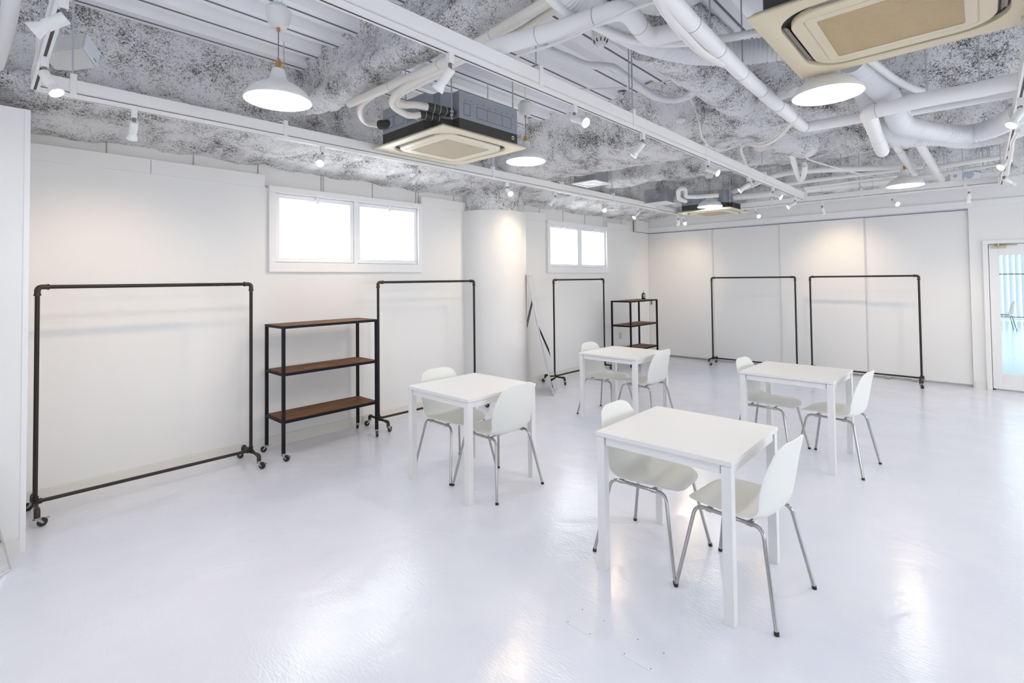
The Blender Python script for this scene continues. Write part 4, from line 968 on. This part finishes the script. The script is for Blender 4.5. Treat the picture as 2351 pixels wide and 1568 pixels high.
# thick hose at the very top left corner
pipe('white_hose', [(0.103, 3.108, 2.900), (0.101, 3.370, 2.880), (0.094, 3.625, 2.860), (0.073, 4.103, 2.840)], .033, 'smooth white pipe at the extreme top left corner', 'pipe', 'lampwhite', rods=(.45,))
# tangle by the right track
pipe('white_cable', [(3.516, -0.150, 2.285), (4.092, -0.150, 2.343), (4.291, -0.150, 2.315), (4.696, -0.150, 2.314), (5.040, -0.150, 2.285)], .010, 'twisted white cable hanging beside the right track', 'cable', 'wire', seg=8)
# loose hanger rods
RD = [(1450, 130, 2.9, 'hanger rod beside the heat detector'), (1178, 255, 2.88, 'threaded steel hanger rod to the right of the ivory air conditioner casing'), (1785, 390, 2.95, 'far hanger rod above the end of the middle track'), (1660, 445, 2.9, 'far hanger rod right of the small far pendant'), (1720, 400, 2.95, 'far hanger rod beside the drooping cables'), (1970, 430, 2.9, 'far hanger rod between the far pendant and the loop hose'), (2160, 360, 2.95, 'far hanger rod behind the slanting white pipe'), (2235, 385, 2.93, 'hanger rod just above the speaker'), (2318, 330, 2.9, 'hanger rod near the right track')]
for u_ in range(0): pass
RODP = [(3.334, 1.874, 2.800), (3.202, 2.967, 2.860), (7.400, 1.988, 2.930), (8.103, 2.861, 2.850), (7.631, 2.416, 2.900), (9.185, 1.305, 2.850), (7.823, 0.354, 2.930), (8.512, -0.045, 2.900), (8.285, -0.273, 2.900)]
for (a, b1_, c1_, lab), p in zip(RD, RODP):
    o = MB().cyl(p, (p[0], p[1], ZD-.001), .006, seg=8).build('hanger_rod', M['steelrod'], smooth=True); tag(o, lab, 'hanger rod', 'steel ceiling hanger rods')
# white foam lumps stuck in the rock wool
for k, (p, r, lab) in enumerate((((4.509, 2.030, 3.050), .045, 'small white foam lump in the side of the big beam'), ((4.598, 1.703, 3.080), .045, 'small white foam lump beside the sprayed long beam'), ((4.623, 1.118, 3.100), .12, 'round white patch behind the large right pendant'), ((4.636, 0.224, 3.150), .05, 'small white cap in the dark rock wool under the yellowed air conditioner'))):
    b = MB(); bmesh.ops.create_icosphere(b.bm, subdivisions=3, radius=r)
    for v in b.bm.verts: v.co += noise.noise_vector(v.co*30+Vector((k, 0, 0)))*r*.25; v.co.z *= .6
    bmesh.ops.translate(b.bm, verts=b.bm.verts, vec=p)
    tag(b.build('foam_patch', M['lampwhite'], smooth=True), lab, 'foam')

# ------------------------------------------------------------------ light and camera
def area(name, loc, rot, sx, sy, w, col):
    l = bpy.data.lights.new(name, 'AREA'); l.shape = 'RECTANGLE'; l.size = sx; l.size_y = sy; l.energy = w; l.color = col
    o = bpy.data.objects.new(name, l); C.objects.link(o); o.location = loc; o.rotation_euler = rot; return o
area('studio_beyond_fill', (16, -1.5, 2.9), (0, 0, 0), 8, 4, 190, (.95, .99, 1))  # unseen area lamp added to brighten the room behind the glass door
w = bpy.data.worlds.new('World'); sc.world = w; w.use_nodes = True
w.node_tree.nodes['Background'].inputs[0].default_value = (.85, .93, 1, 1); w.node_tree.nodes['Background'].inputs[1].default_value = .3

cam = bpy.data.cameras.new('camera'); co = bpy.data.objects.new('camera', cam); C.objects.link(co); sc.camera = co
cam.sensor_fit = 'HORIZONTAL'; cam.sensor_width = 36; cam.lens = 1153.174847/2351*36; cam.shift_x = -(1177.787751-1175.5)/2351; cam.shift_y = (613.103665-784)/2351
cam.clip_start = .02; cam.clip_end = 200
yw, pt, rl = 0.750628, 0.024329, -0.011438
Fv = Vector((cos(yw)*cos(pt), sin(yw)*cos(pt), sin(pt))); Rv = Vector((sin(yw), -cos(yw), 0)); Uv = Rv.cross(Fv)
R2 = Rv*cos(rl)+Uv*sin(rl); U2 = Rv*-sin(rl)+Uv*cos(rl)
m4 = Matrix((R2, U2, -Fv)).transposed().to_4x4(); m4.translation = (0, 0, 1.579105); co.matrix_world = m4
vs = sc.view_settings; vs.view_transform = 'Standard'; vs.look = 'None'; vs.gamma = 1; vs.use_curve_mapping = False; vs.exposure = -0.13
sc.cycles.max_bounces = 10; sc.cycles.diffuse_bounces = 7; sc.cycles.glossy_bounces = 5; sc.cycles.transmission_bounces = 6
